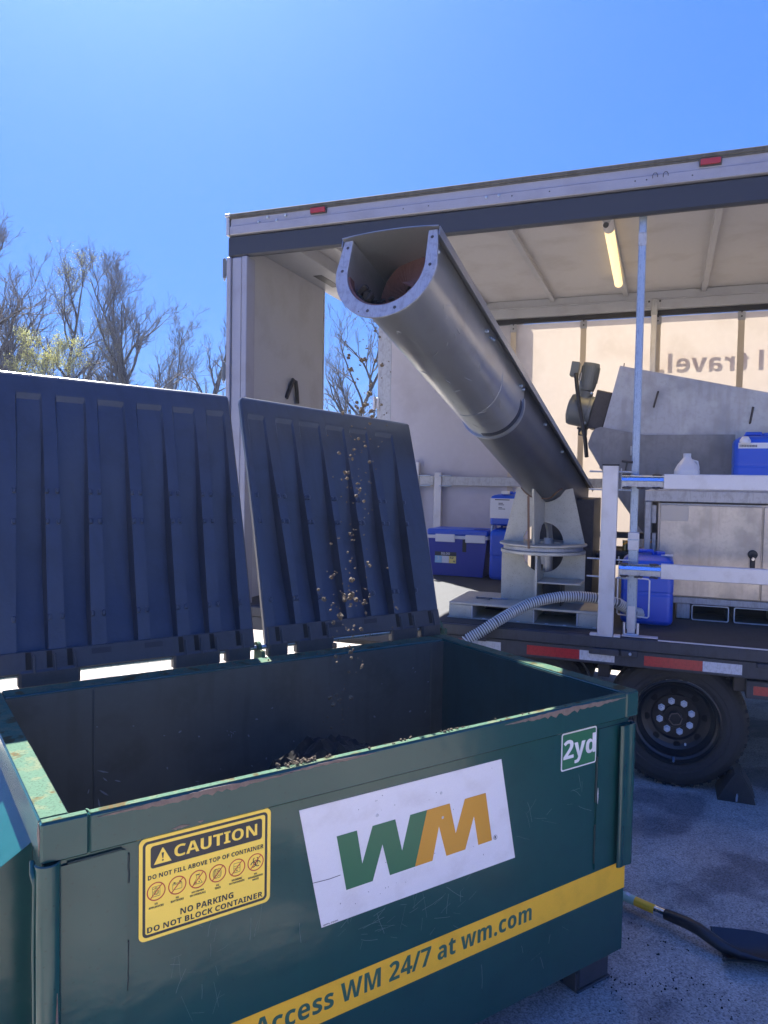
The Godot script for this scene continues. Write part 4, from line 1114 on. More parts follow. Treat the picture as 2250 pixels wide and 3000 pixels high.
	put("carry_handle", B.new().tube([Vector3(-1.378, 1.12, zf - 0.06), Vector3(-1.352, 1.14, zf - 0.05), Vector3(-1.345, 1.225, zf - 0.05), Vector3(-1.352, 1.235, zf - 0.18), Vector3(-1.345, 1.14, zf - 0.3), Vector3(-1.378, 1.12, zf - 0.3)], 0.012, 8), M.white_plastic, c)
	put("drain_recess", B.new().box(-1.585, 1.005, zf, -1.552, 1.11, zf + 0.004, 0.001), M.black, c)
	var lb := put("paper_label", B.new().box(-1.824, 0.905, zf, -1.636, 1.0, zf + 0.0015, 0.0), M.ink, c)
	put("label_field", B.new().box(-1.823, 0.906, zf + 0.0015, -1.762, 0.966, zf + 0.0025, 0.0), M.sky_label, lb)
	put("label_field", B.new().box(-1.761, 0.906, zf + 0.0015, -1.700, 0.966, zf + 0.0025, 0.0), M.white_plastic, lb)
	put("label_field", B.new().box(-1.699, 0.906, zf + 0.0015, -1.638, 0.966, zf + 0.0025, 0.0), M.lemon_label, lb)
	text("label_lettering", "IGLOO", -1.770, -1.692, 0.976, 0.996, zf + 0.0015, M.sign_white, lb)
	text("label_lettering", "3", -1.806, -1.782, 0.930, 0.960, zf + 0.0025, M.sign_white, lb)
	text("label_lettering", "52", -1.690, -1.660, 0.944, 0.962, zf + 0.0025, M.ink, lb)
	text("label_lettering", "49", -1.664, -1.644, 0.916, 0.930, zf + 0.0025, M.ink, lb)

# ---------------------------------------------------------------- dumpster (shapes in its own frame: x along the front, z towards the viewer)
const DW := 1.732
const DD := 0.983
const DT := 0.944

func ragged(x0: float, x1: float, y0: float, y1: float, steps: int) -> PackedVector2Array:
	var up := PackedVector2Array()
	var dn := PackedVector2Array()
	for k in steps + 1:
		var x := lerpf(x0, x1, float(k) / steps)
		var e := sin(PI * k / steps)
		var m := lerpf(y0, y1, 0.6)
		up.append(Vector2(x, m + (y1 - m) * e * rng.randf_range(0.6, 1.0)))
		dn.append(Vector2(x, m - (m - y0) * e * rng.randf_range(0.15, 1.0) - 0.0003))
	dn.reverse()
	up.append_array(dn)
	return up

func line(pts: PackedVector2Array, z: float, w: float) -> B:
	# a thin flat mark along a path
	var b := B.new()
	for i in pts.size() - 1:
		var d := (pts[i + 1] - pts[i]).normalized().orthogonal() * w * 0.5
		b.quad(Vector3(pts[i].x - d.x, pts[i].y - d.y, z), Vector3(pts[i + 1].x - d.x, pts[i + 1].y - d.y, z), Vector3(pts[i + 1].x + d.x, pts[i + 1].y + d.y, z), Vector3(pts[i].x + d.x, pts[i].y + d.y, z), Vector3.BACK)
	return b

func dumpster() -> void:
	FR = Transform3D(Basis(Vector3.UP, DUMP_YAW), DUMP)
	var I := Transform3D()
	var t := thing("dumpster", "dark green steel dumpster with yellow band and open black lids, in the foreground", "dumpster", Vector3(DW * 0.5, 0, -DD * 0.5))
	var zf := -0.015
	put("front_panel", B.new().box(0.006, 0.109, -0.030, 1.708, 0.90, zf, 0.003), M.green_paint, t)
	put("side_panel", B.new().box(0.006, 0.109, -0.955, 0.020, 0.90, -0.031, 0.002), M.green_paint, t)
	put("side_panel", B.new().box(1.694, 0.109, -0.955, 1.708, 0.90, -0.031, 0.002), M.green_paint, t)
	put("back_panel", B.new().box(0.006, 0.109, -0.970, 1.708, 0.90, -0.956, 0.002), M.green_paint, t)
	put("bottom_plate", B.new().box(0.021, 0.109, -0.955, 1.693, 0.122, -0.031, 0.002), M.inside_steel, t)
	put("inside_lining", B.new().box(0.021, 0.123, -0.906, 0.0560, 0.934, -0.036, 0.0), M.inside_green, t)
	put("inside_lining", B.new().box(1.6720, 0.123, -0.906, 1.693, 0.934, -0.036, 0.0), M.inside_green, t)
	put("inside_lining", B.new().box(0.021, 0.123, -0.955, 1.693, 0.934, -0.9065, 0.0), M.inside_steel, t)
	put("inside_lining", B.new().box(0.0565, 0.123, -0.0365, 1.6715, 0.862, -0.0305, 0.0), M.inside_steel, t)
	for x: float in [0.30, 1.61]:
		put("inside_seam", B.new().cyl(Vector3(x, 0.13, -0.9062), Vector3(x, 0.93, -0.9062), 0.003, 6), M.inside_steel, t)
	# rim: boxed lips with worn tops
	for s: Array in [["front", 0.086, 0.863, -0.0215, 1.673, 0.9405, 0.0], ["left", 0.0, 0.863, -0.983, 0.054, 0.942, -0.022], ["corner", 0.0, 0.863, -0.0215, 0.0855, 0.942, 0.0005], ["right", 1.674, 0.863, -0.983, DW, 0.942, 0.0005], ["back", 0.0545, 0.863, -0.983, 1.6735, 0.942, -0.908]]:
		var r := put("rim", B.new().box(s[1], s[2], s[3], s[4], s[5], s[6], 0.004), M.green_paint, t)
		put("worn_top", B.new().box(s[1] + 0.003, s[5] + 0.0002, s[3] + 0.003, s[4] - 0.003, s[5] + 0.0016, s[6] - 0.003, 0.0005), M.worn_rim, r)
		if s[0] == "front":
			put("rust_scrape", B.new().prism(ragged(0.10, 0.52, 0.922, 0.939, 40), Transform3D(Basis(), Vector3(0, 0, 0.0002)), 0.0008), M.rust_scrape, r)
			put("rust_scrape", B.new().prism(ragged(0.49, 0.74, 0.929, 0.939, 24), Transform3D(Basis(), Vector3(0, 0, 0.0002)), 0.0008), M.rust_scrape, r)
			put("rust_scrape", B.new().prism(ragged(1.16, 1.67, 0.916, 0.939, 46), Transform3D(Basis(), Vector3(0, 0, 0.0002)), 0.0008), M.rust_scrape, r)
			put("rust_scrape", B.new().prism(ragged(0.245, 0.283, 0.866, 0.876, 9), Transform3D(Basis(), Vector3(0, 0, 0.0002)), 0.0006), M.rust_scrape, r)
			put("rust_scrape", B.new().prism(ragged(0.300, 0.312, 0.870, 0.876, 5), Transform3D(Basis(), Vector3(0, 0, 0.0002)), 0.0006), M.rust_scrape, r)
		if s[0] == "corner":
			put("rim_bead", B.new().tube([Vector3(0.0845, 0.9435, -0.020), Vector3(0.0862, 0.945, -0.010), Vector3(0.088, 0.943, 0.001)], 0.0022, 6), M.worn_rim, r)
		if s[0] == "left":
			put("rust_scrape", B.new().prism(ragged(-0.035, -0.004, 0.872, 0.94, 10), Transform3D(Basis(Vector3.BACK, Vector3.UP, Vector3.LEFT), Vector3(-0.0002, 0, 0)), 0.0006), M.rust_scrape, r)
	# pressed corner plates, seams and weld lines
	put("corner_plate", B.new().prism(pv([0.030, 0.42, 0.157, 0.42, 0.161, 0.62]) + arc(0.149, 0.838, 0.012, 0.0, PI / 2, 5) + pv([0.030, 0.848]), Transform3D(Basis(), Vector3(0, 0, zf)), 0.005), M.green_paint, t)
	put("corner_plate", B.new().prism(pv([1.558, 0.41, 1.706, 0.41, 1.706, 0.845, 1.562, 0.845]), Transform3D(Basis(), Vector3(0, 0, zf)), 0.005), M.green_paint, t)
	for s: Array in [[0.1615, 0.838, 0.1620, 0.78, 0.004], [0.1625, 0.66, 0.1605, 0.56, 0.003], [0.05, 0.8505, 0.15, 0.8515, 0.0032], [1.5585, 0.76, 1.5565, 0.62, 0.0035], [1.557, 0.55, 1.5565, 0.43, 0.0025]]:
		var pts := []
		for k in 9:
			pts.append(Vector3(lerpf(s[0], s[2], k / 8.0) + rng.randf_range(-0.001, 0.001), lerpf(s[1], s[3], k / 8.0), zf + 0.002))
		put("weld_seam", B.new().tube(pts, s[4], 6), M.seam, t)
	put("lip_seam", line(pv([0.02, 0.8625, 0.5, 0.8625, 1.2, 0.8612, 1.69, 0.861]), zf + 0.0006, 0.0032), M.seam, t)
	put("weld_chip", B.new().prism(ragged(0.0, 0.05, 0.0, 0.006, 8), Transform3D(Basis(Vector3.DOWN, Vector3.RIGHT, Vector3.BACK), Vector3(1.5595, 0.665, zf + 0.0052)), 0.0008), M.tape_white, t)
	# half-round channel on the left corner, double channel on the right
	put("corner_channel", B.new().lathe(Transform3D(Basis(), Vector3(0.013, 0.112, -0.008)), [Vector2(0.0235, 0.0), Vector2(0.0235, 0.752), Vector2(0.0205, 0.754), Vector2(0.0205, 0.0)], 20, -0.35, PI + 0.35), M.green_paint, t)
	put("channel_weld", B.new().tube([Vector3(-0.0115, 0.868, -0.02), Vector3(-0.013, 0.85, -0.005), Vector3(-0.011, 0.83, -0.002), Vector3(-0.0125, 0.7, -0.004), Vector3(-0.011, 0.5, -0.003), Vector3(-0.012, 0.2, -0.004)], [0.005, 0.006, 0.003, 0.003, 0.0025, 0.003], 7), M.green_paint, t)
	put("rust_scrape", B.new().prism(ragged(-0.62, -0.30, -0.006, 0.004, 24), Transform3D(Basis(Vector3.DOWN, Vector3(0.86, 0, -0.5), Vector3(0.5, 0, 0.86)), Vector3(0.0262, 0, 0.0125)), 0.0008), M.rust_scrape, t)
	var ch := PackedVector2Array()
	for k in 25:
		var u := k / 24.0
		ch.append(Vector2(lerpf(1.644, 1.719, u), 0.002 + 0.016 * pow(sin(PI * minf(1.0, u * 1.05 + 0.02)), 0.5) * (0.72 + 0.28 * cos(TAU * 1.0 * u + 0.5))))
	var chi := PackedVector2Array()
	for k in range(24, -1, -1):
		chi.append(ch[k] - Vector2(0, 0.0035))
	put("corner_channel", B.new().prism(ch + chi, Transform3D(Basis(Vector3.RIGHT, Vector3.BACK, Vector3.UP), Vector3(0, 0.40, 0.0)), 0.445), M.green_paint, t)
	put("channel_side", B.new().box(1.708, 0.40, -0.06, 1.7195, 0.845, -0.002, 0.002), M.green_paint, t)
	# fork sleeves on both sides
	for e: float in [0.0, 1.0]:
		var mx := Transform3D(Basis(Vector3.RIGHT if e == 0.0 else Vector3.LEFT, Vector3.UP, Vector3.BACK if e == 0.0 else Vector3.FORWARD), Vector3(0.0055 if e == 0.0 else 1.7085, 0, -0.86 if e == 0.0 else -0.13))
		put("fork_sleeve", B.new().prism(pv([0.0, 0.855, -0.004, 0.852, -0.17, 0.745, -0.17, 0.30, 0.0, 0.22]) if e == 0.0 else pv([0.0, 0.60, -0.02, 0.60, -0.15, 0.52, -0.15, 0.30, 0.0, 0.22]), mx, 0.73), M.green_paint, t)
	# skid feet
	for x: float in [0.04, 1.545]:
		put("skid_foot", B.new().box(x + 0.012, 0.008, -0.93, x + 0.150, 0.108, -0.055, 0.004).box(x, 0.0, -0.94, x + 0.155, 0.0075, -0.050, 0.002).box(x, 0.0, -0.11, x + 0.011, 0.06, -0.06, 0.002), M.frame_black, t)
	# ---- signs
	decals(t, zf)
	# scratches on the paint
	var sc := B.new()
	for s: Array in [[0.78, 0.50, 18, 0.10], [0.92, 0.47, 16, 0.09], [1.02, 0.46, 10, 0.06], [0.40, 0.56, 8, 0.10], [0.30, 0.46, 8, 0.10], [1.28, 0.62, 8, 0.08], [1.46, 0.66, 6, 0.04], [0.28, 0.60, 7, 0.05], [1.3, 0.22, 6, 0.12]]:
		for k in int(s[2]):
			var p := Vector2(s[0] + rng.randfn() * s[3], s[1] + rng.randfn() * 0.035)
			var a := rng.randf_range(-0.7, 0.7) if rng.randf() < 0.6 else rng.randf_range(1.2, 1.9)
			var pts := PackedVector2Array()
			var m := rng.randi_range(3, 6)
			for j in m:
				pts.append(p)
				p += Vector2(cos(a), sin(a)) * rng.randf_range(0.005, 0.02)
				a += rng.randfn() * 0.10
			sc.v.append_array(line(pts, zf + 0.0004, rng.randf_range(0.0003, 0.0009)).v)
			sc.n.resize(sc.v.size())
	for i in sc.n.size():
		sc.n[i] = Vector3.BACK
	put("scratches", sc, mat("scratch", lin(0.08, 0.15, 0.145), 0.6), t).set_meta("kind", "stuff")
	var sp := B.new()
	for k in 46:
		var s := rng.randf_range(0.002, 0.009)
		sp.prism(ragged(0, s * 1.5, 0, s, 4), Transform3D(Basis(Vector3.BACK, rng.randf() * TAU), Vector3(rng.randf_range(0.06, 1.6), rng.randf_range(0.30, 0.86), -0.9063)), 0.0006)
	for s: Array in [[0.33, 0.60, 0.05], [0.30, 0.50, 0.035], [0.17, 0.58, 0.03], [0.62, 0.56, 0.02], [0.75, 0.72, 0.02]]:
		for k in 7:
			sp.prism(ragged(0, s[2] * rng.randf_range(0.2, 0.8), 0, s[2] * 0.12, 7), Transform3D(Basis(Vector3.BACK, rng.randf_range(-1.9, -0.1)), Vector3(s[0] + rng.randfn() * s[2] * 0.5, s[1] + rng.randfn() * s[2] * 0.6, -0.9062)), 0.0005)
	put("inside_smears", sp, mat("smear", lin(0.22, 0.23, 0.26), 0.6), t).set_meta("kind", "stuff")
	# ---- hinge rod, brackets and lids
	put("hinge_rod", B.new().cyl(Vector3(0.0, 0.972, -1.035), Vector3(1.75, 0.966, -1.035), 0.0095, 12), M.rod, t)
	for x: float in [0.035, 0.905, 1.748]:
		put("hinge_bracket", B.new().box(x - 0.007, 0.90, -1.055, x + 0.007, 0.965, -0.984, 0.002).lathe(yaxis(Vector3(x - 0.007, 0.969, -1.035), Vector3.RIGHT), [Vector2(0.011, 0), Vector2(0.021, 0.0), Vector2(0.021, 0.014), Vector2(0.011, 0.014)], 20), M.worn_rim, t)
	lid(t, 0.048, 0.890, [[0.134, 0.215], [0.256, 0.355], [0.392, 0.487], [0.527, 0.622], [0.658, 0.745], [0.787, 0.862]], [[0.062, 0.094], [0.104, 0.196], [0.246, 0.325], [0.372, 0.474], [0.514, 0.608], [0.650, 0.722], [0.765, 0.838]].slice(1), 1.002, 0.979, [[0.105, 0.285], [0.585, 0.752], [0.775, 0.868]], "large black plastic lid standing open on the left")
	lid(t, 0.934, 1.748, [[0.956, 1.030], [1.076, 1.154], [1.180, 1.277], [1.304, 1.392], [1.420, 1.508], [1.548, 1.640]], [[0.975, 1.062], [1.086, 1.170], [1.196, 1.290], [1.318, 1.404], [1.434, 1.518], [1.552, 1.636]], 0.980, 0.917, [[0.938, 1.018], [1.055, 1.215], [1.490, 1.620], [1.640, 1.742]], "black plastic lid standing open on the right")
	FR = Transform3D()

func decals(t: Node3D, zf: float) -> void:
	var at := func(z: float) -> Transform3D: return Transform3D(Basis(), Vector3(0, 0, z))
	var z1 := zf + 0.0004
	# yellow band with lettering
	var band := put("yellow_band", B.new().box(0.03, 0.311, z1, 1.7075, 0.400, z1 + 0.0008, 0.0), M.yellow, t)
	text("band_lettering", "Access WM 24/7 at wm.com", 0.436, 1.296, 0.3365, 0.3860, z1 + 0.0008, M.band_green, band)
	# white sign with the two-colour emblem
	var ws := put("white_sign", B.new().prism(pv([0.543, 0.8345, 1.164, 0.8305, 1.225, 0.539, 0.606, 0.541]), at.call(z1), 0.0008), M.sign_white, t)
	var ze := z1 + 0.0008
	put("emblem_letter", B.new().prism(pv([0.643, 0.749, 0.699, 0.749, 0.716, 0.663, 0.744, 0.749, 0.811, 0.749, 0.834, 0.663, 0.857, 0.749, 0.910, 0.749, 0.875, 0.6115, 0.798, 0.6115, 0.774, 0.696, 0.747, 0.6115, 0.672, 0.6115]), at.call(ze), 0.0007), M.sign_green, ws)
	put("emblem_letter", B.new().prism(pv([0.9105, 0.749, 0.984, 0.749, 1.007, 0.663, 1.036, 0.749, 1.109, 0.749, 1.136, 0.6115, 1.087, 0.6115, 1.069, 0.696, 1.041, 0.6115, 0.977, 0.6115, 0.950, 0.697, 0.931, 0.6115, 0.8755, 0.6115]), at.call(ze), 0.0007), M.sign_gold, ws)
	put("registered_ring", B.new().ring(disc(1.1485, 0.6165, 0.0068), disc(1.1485, 0.6165, 0.0060), at.call(ze), 0.0005), M.ink, ws)
	text("registered_letter", "R", 1.1458, 1.1514, 0.6128, 0.6204, ze, M.ink, ws)
	put("sign_tear", line(pv([0.581, 0.655, 0.60, 0.6535, 0.625, 0.652, 0.655, 0.653]), ze + 0.0004, 0.0016), M.ink, ws)
	var dirt := B.new()
	for k in 30:
		var p := Vector2(rng.randf_range(0.64, 1.14), rng.randf_range(0.57, 0.82))
		dirt.prism(ragged(0, rng.randf_range(0.001, 0.004), 0, 0.0025, 4), Transform3D(Basis(Vector3.BACK, rng.randf() * 6.0), Vector3(p.x, p.y, ze)), 0.0004)
	put("sign_specks", dirt, M.motor_grey, ws).set_meta("kind", "stuff")
	for s: Array in [[0.757, 0.772, 0.0045], [0.955, 0.783, 0.004], [0.962, 0.717, 0.004]]:
		put("screw_dimple", B.new().lathe(yaxis(Vector3(s[0], s[1], ze), Vector3.BACK), [Vector2(s[2], 0), Vector2(s[2], 0.0006), Vector2(s[2] * 0.6, 0.0012), Vector2(0, 0.0012)], 14), M.tape_white, ws)
	text("sign_small_print", "wm.com", 0.610, 0.650, 0.5435, 0.5465, ze, M.ink, ws, false)
	# capacity sticker
	var yd := put("capacity_sticker", B.new().prism(rr(1.402, 0.745, 1.554, 0.857, 0.007), at.call(z1), 0.0008), M.sign_white, t)
	put("green_field", B.new().prism(rr(1.406, 0.749, 1.550, 0.853, 0.005), at.call(ze), 0.0006), M.sign_green, yd)
	text("sticker_lettering", "2yd", 1.410, 1.5490, 0.760, 0.838, ze + 0.0006, M.sign_white, yd)
	# caution sign
	var c := put("caution_sign", B.new().prism(rr(0.1835, 0.6465, 0.4725, 0.8590, 0.013, 8), at.call(z1), 0.0008), M.caution_yellow, t)
	put("sign_edge", B.new().ring(rr(0.1825, 0.6455, 0.4735, 0.8600, 0.014, 8), rr(0.1836, 0.6466, 0.4724, 0.8589, 0.013, 8), at.call(z1), 0.0007), M.ink, c)
	put("black_frame", B.new().ring(rr(0.1910, 0.6535, 0.4645, 0.8515, 0.010, 8), rr(0.1965, 0.6590, 0.4590, 0.8460, 0.006, 8), at.call(ze), 0.0004), M.ink, c)
	put("black_header", B.new().prism(rr(0.207, 0.7935, 0.4515, 0.8395, 0.006), at.call(ze), 0.0004), M.ink, c)
	put("warning_triangle", B.new().prism(pv([0.2135, 0.8005, 0.2495, 0.8005, 0.2325, 0.832, 0.2305, 0.832]), at.call(ze + 0.0004), 0.0004), M.caution_yellow, c)
	put("exclamation_mark", B.new().prism(pv([0.2290, 0.822, 0.2340, 0.822, 0.2325, 0.8105, 0.2305, 0.8105]), at.call(ze + 0.0008), 0.0003).prism(disc(0.2315, 0.8065, 0.0019, 12), at.call(ze + 0.0008), 0.0003), M.ink, c)
	text("caution_lettering", "CAUTION", 0.2555, 0.4395, 0.8050, 0.8300, ze + 0.0004, M.caution_yellow, c)
	for s: Array in [["DO NOT FILL ABOVE TOP OF CONTAINER", 0.2015, 0.4555, 0.7715, 0.7805], ["NO PARKING", 0.2690, 0.3855, 0.6805, 0.6930], ["DO NOT BLOCK CONTAINER", 0.2005, 0.4540, 0.6625, 0.6740]]:
		text("caution_lettering", s[0], s[1], s[2], s[3], s[4], ze, M.ink, c)
	var caps := [["NO", "APPLIANCES"], ["NO", "BATTERIES"], ["NO LIQUIDS", "OR CHEMICALS"], ["NO", "TIRES"], ["NO DRUMS", "OR CONTAINERS"], ["NO", "BIOHAZARDOUS", "WASTE"]]
	var wide := [[0.006, 0.030], [0.006, 0.027], [0.026, 0.034], [0.006, 0.013], [0.023, 0.035], [0.006, 0.034, 0.015]]
	for k in 6:
		var x := 0.2185 + 0.0437 * k
		var y := 0.7445
		for j in caps[k].size():
			var w: float = wide[k][j] * 0.5
			text("caution_lettering", caps[k][j], x - w, x + w, 0.7170 - 0.0062 * j, 0.7208 - 0.0062 * j, ze, M.ink, c)
		var ic := B.new()
		var T: Transform3D = at.call(ze)
		match k:
			0: ic.ring(rr(x - 0.008, y - 0.0105, x + 0.008, y + 0.0105, 0.001, 1), rr(x - 0.0073, y - 0.0098, x + 0.0073, y + 0.0098, 0.0006, 1), T, 0.0003).ring(disc(x, y - 0.002, 0.0055, 16), disc(x, y - 0.002, 0.0046, 16), T, 0.0003).ring(disc(x, y - 0.002, 0.0032, 16), disc(x, y - 0.002, 0.0025, 16), T, 0.0003).box(x - 0.007, y + 0.0055, ze, x + 0.007, y + 0.0063, ze + 0.0003, 0.0).box(x - 0.003, y + 0.0072, ze, x + 0.001, y + 0.0082, ze + 0.0003, 0.0)
			1: ic.ring(rr(x - 0.010, y - 0.0085, x + 0.010, y + 0.005, 0.0008, 1), rr(x - 0.0093, y - 0.0078, x + 0.0093, y + 0.0043, 0.0004, 1), T, 0.0003).box(x - 0.008, y + 0.0052, ze, x - 0.004, y + 0.0075, ze + 0.0003, 0.0).box(x + 0.004, y + 0.0052, ze, x + 0.008, y + 0.0085, ze + 0.0003, 0.0).box(x - 0.009, y + 0.002, ze, x + 0.009, y + 0.0027, ze + 0.0003, 0.0)
			2: ic.ring(pv([x - 0.003, y + 0.009, x + 0.003, y + 0.009, x + 0.003, y + 0.003, x + 0.0105, y - 0.010, x - 0.0105, y - 0.010, x - 0.003, y + 0.003]), pv([x - 0.0022, y + 0.0085, x + 0.0022, y + 0.0085, x + 0.0022, y + 0.0028, x + 0.009, y - 0.0092, x - 0.009, y - 0.0092, x - 0.0022, y + 0.0028]), T, 0.0003).box(x - 0.0045, y + 0.0092, ze, x + 0.0045, y + 0.0106, ze + 0.0003, 0.0).prism(disc(x + 0.003, y - 0.006, 0.0013, 8), T, 0.0003).prism(disc(x - 0.004, y - 0.007, 0.0015, 8), T, 0.0003)
			3:
				for e: Array in [[0.003, 0.0055, 0.0105], [0.003, 0.003, 0.0065], [-0.003, 0.0055, 0.0105], [-0.0055, 0.0052, 0.010], [-0.0008, 0.0055, 0.0105]]:
					var o := PackedVector2Array()
					var i := PackedVector2Array()
					for q in 20:
						var a := TAU * q / 20.0 if e[0] > 0.0 else PI * 0.5 + PI * q / 19.0
						o.append(Vector2(x + e[0] + cos(a) * e[1], y + sin(a) * e[2])); i.append(Vector2(x + e[0] + cos(a) * (e[1] - 0.0009), y + sin(a) * (e[2] - 0.0009)))
					ic.ring(o, i, T, 0.0003, e[0] > 0.0)
			4: ic.ring(rr(x - 0.0075, y - 0.0105, x + 0.0075, y + 0.0105, 0.0012, 2), rr(x - 0.0068, y - 0.0098, x + 0.0068, y + 0.0098, 0.0006, 2), T, 0.0003).box(x - 0.0068, y + 0.0035, ze, x + 0.0068, y + 0.0041, ze + 0.0003, 0.0).box(x - 0.0068, y - 0.0015, ze, x + 0.0068, y - 0.0009, ze + 0.0003, 0.0).prism(pv([x - 0.0015, y - 0.0072, x, y - 0.0085, x + 0.0015, y - 0.0072, x, y - 0.0038]), T, 0.0003)
			5:
				for q in 3:
					var a := PI / 2 + TAU * q / 3.0
					var cx := x + cos(a) * 0.0062
					var cy := y - 0.001 + sin(a) * 0.0062
					ic.ring(arc(cx, cy, 0.0066, a + 0.5, a + TAU - 0.5, 22), arc(cx, cy, 0.0046, a + 0.62, a + TAU - 0.62, 22), T, 0.0003, false)
				ic.ring(disc(x, y - 0.001, 0.0058, 20), disc(x, y - 0.001, 0.0045, 20), T, 0.00035)
		put("pictogram", ic, M.ink, c)
		put("prohibition_ring", B.new().ring(disc(x, y, 0.0192, 32), disc(x, y, 0.0170, 32), T, 0.0005).obox(Transform3D(Basis(Vector3.BACK, 0.83), Vector3(x, y, ze + 0.0003)), Vector3(0.0345, 0.0019, 0.0006), 0.0), M.sign_red, c)

func lid(t: Node3D, a0: float, a1: float, top: Array, bot: Array, hl: float, hr: float, lugs: Array, label: String) -> void:
	# u along the hinge, v up the lid, w towards its front; tilted back about the hinge
	var tilt := atan(0.29)
	var vy := Vector3(0, cos(tilt), -sin(tilt))
	var vz := Vector3(0, sin(tilt), cos(tilt))
	var o := Vector3(0, 0.972, -1.022)
	var us := PackedFloat32Array([0.0, 0.004, 0.012, 0.02])
	var wdt := a1 - a0
	var vs := PackedFloat32Array()
	for k in 31:
		vs.append(k / 30.0)
	for e: float in [0.050, 0.068, 0.0745, 0.905, 0.925, 0.945, 0.97, 0.985, 0.993]:
		vs.append(e)
	vs.sort()
	# columns follow the ribs, whose edges run slightly askew
	var cols := []
	cols.append([a0, a0, 0.0]); cols.append([a0 + 0.006, a0 + 0.006, 0.0])
	for i in top.size():
		var tl: float = top[i][0]; var tr: float = top[i][1]
		var bl: float = bot[i][0]; var br: float = bot[i][1]
		cols.append([tl, bl, 0.0]); cols.append([tl + 0.005, bl + 0.004, 1.0])
		cols.append([lerpf(tl, tr, 0.5), lerpf(bl, br, 0.5), 1.0])
		cols.append([tr - 0.006, br - 0.004, 1.0]); cols.append([tr, br, 0.0])
	cols.append([a1 - 0.006, a1 - 0.006, 0.0]); cols.append([a1, a1, 0.0])
	var nc := cols.size()
	var nv := vs.size()
	var g := []
	var gb := []
	for j in nv:
		var v := vs[j]
		for i in nc:
			var uu := lerpf(cols[i][1], cols[i][0], smoothstep(0.0, 1.0, v))
			var f := (uu - a0) / wdt
			var L := lerpf(hl, hr, f)
			var cr := maxf(0.0, v * L - (L - 0.030))
			var pull := 0.030 - sqrt(maxf(0.0, 0.0009 - cr * cr))
			uu = clampf(uu, a0 + pull, a1 - pull)
			# recess: shallow at the top, deepest past the middle
			var dep: float = cols[i][2] * (smoothstep(0.93, 0.905, v) * smoothstep(0.068, 0.0745, v)) * (0.007 + 0.044 * smoothstep(0.92, 0.35, v) - 0.016 * smoothstep(0.3, 0.05, v))
			var bow := 0.010 * sin(PI * v) * (1.0 if hr > 0.9 else 1.4) + (0.006 if i in [0, nc - 1] else 0.0) * -1.0
			var top_roll := -0.012 * pow(maxf(0.0, (v - 0.985) / 0.015), 2)
			var p := o + Vector3(uu, 0, 0) + vy * (v * L) + vz * (bow - dep + top_roll)
			g.append(p)
			gb.append(p - vz * (0.016 - dep * 0.1))
	var b := B.new()
	for j in nv - 1:
		for i in nc - 1:
			var k := j * nc + i
			b.quad(g[k], g[k + 1], g[k + nc + 1], g[k + nc], vz)
			b.quad(gb[k], gb[k + 1], gb[k + nc + 1], gb[k + nc], -vz)
	for j in nv - 1:
		for i in [0, nc - 1]:
			var k: int = j * nc + i
			b.quad(g[k], g[k + nc], gb[k + nc], gb[k], Vector3.LEFT if i == 0 else Vector3.RIGHT)
	for i in nc - 1:
		for j in [0, nv - 1]:
			var k: int = j * nc + i
			b.quad(g[k], g[k + 1], gb[k + 1], gb[k], -vy if j == 0 else vy)
	var l := put("lid", b, M.lid_plastic, t, label)
	# moulded lugs beside each rib
	for i in top.size():
		for v: float in [0.585, 0.482, 0.172]:
			for e in 2:
				var uu := lerpf(bot[i][1 - e], top[i][1 - e], smoothstep(0.0, 1.0, v)) + (0.006 if e == 0 else -0.006)
				var L := lerpf(hl, hr, (uu - a0) / wdt)
				var p := o + Vector3(uu, 0, 0) + vy * (v * L) + vz * (0.010 * sin(PI * v) + 0.001)
				put("moulded_lug", B.new().obox(Transform3D(Basis(Vector3.RIGHT, vy, vz), p), Vector3(0.013, 0.020, 0.012), 0.004), M.lid_plastic, l)
	# foot strip with slots, knuckles on the rod
	var ft := put("hinge_strip", B.new().obox(Transform3D(Basis(Vector3.RIGHT, vy, vz), o + Vector3((a0 + a1) * 0.5, 0, 0) + vy * 0.036 + vz * 0.006), Vector3(wdt - 0.012, 0.068, 0.010), 0.003), M.lid_foot, t)
	for s: Array in lugs:
		put("hinge_knuckle", B.new().obox(Transform3D(Basis(), Vector3((s[0] + s[1]) * 0.5, 0.958, -1.028)), Vector3(s[1] - s[0], 0.058, 0.040), 0.008), M.lid_foot, ft)
		var m := maxi(1, int((s[1] - s[0]) / 0.055))
		for k in m:
			var x := lerpf(s[0], s[1], (k + 0.5) / m)
			put("slot", B.new().obox(Transform3D(Basis(Vector3.RIGHT, vy, vz), o + Vector3(x, 0, 0) + vy * 0.040 + vz * 0.0112), Vector3(0.016, 0.052, 0.002), 0.0), M.void, ft)
			put("slot_rib", B.new().obox(Transform3D(Basis(Vector3.RIGHT, vy, vz), o + Vector3(x + 0.016, 0, 0) + vy * 0.028 + vz * 0.013), Vector3(0.007, 0.056, 0.010), 0.002), M.lid_foot, ft)
	for x: float in [lerpf(a0, a1, 0.36), lerpf(a0, a1, 0.56)]:
		put("grip_slot", B.new().obox(Transform3D(Basis(Vector3.RIGHT, vy, vz), o + Vector3(x, 0, 0) + vy * 0.050 + vz * 0.0112), Vector3(0.062, 0.018, 0.002), 0.0), M.black, ft)

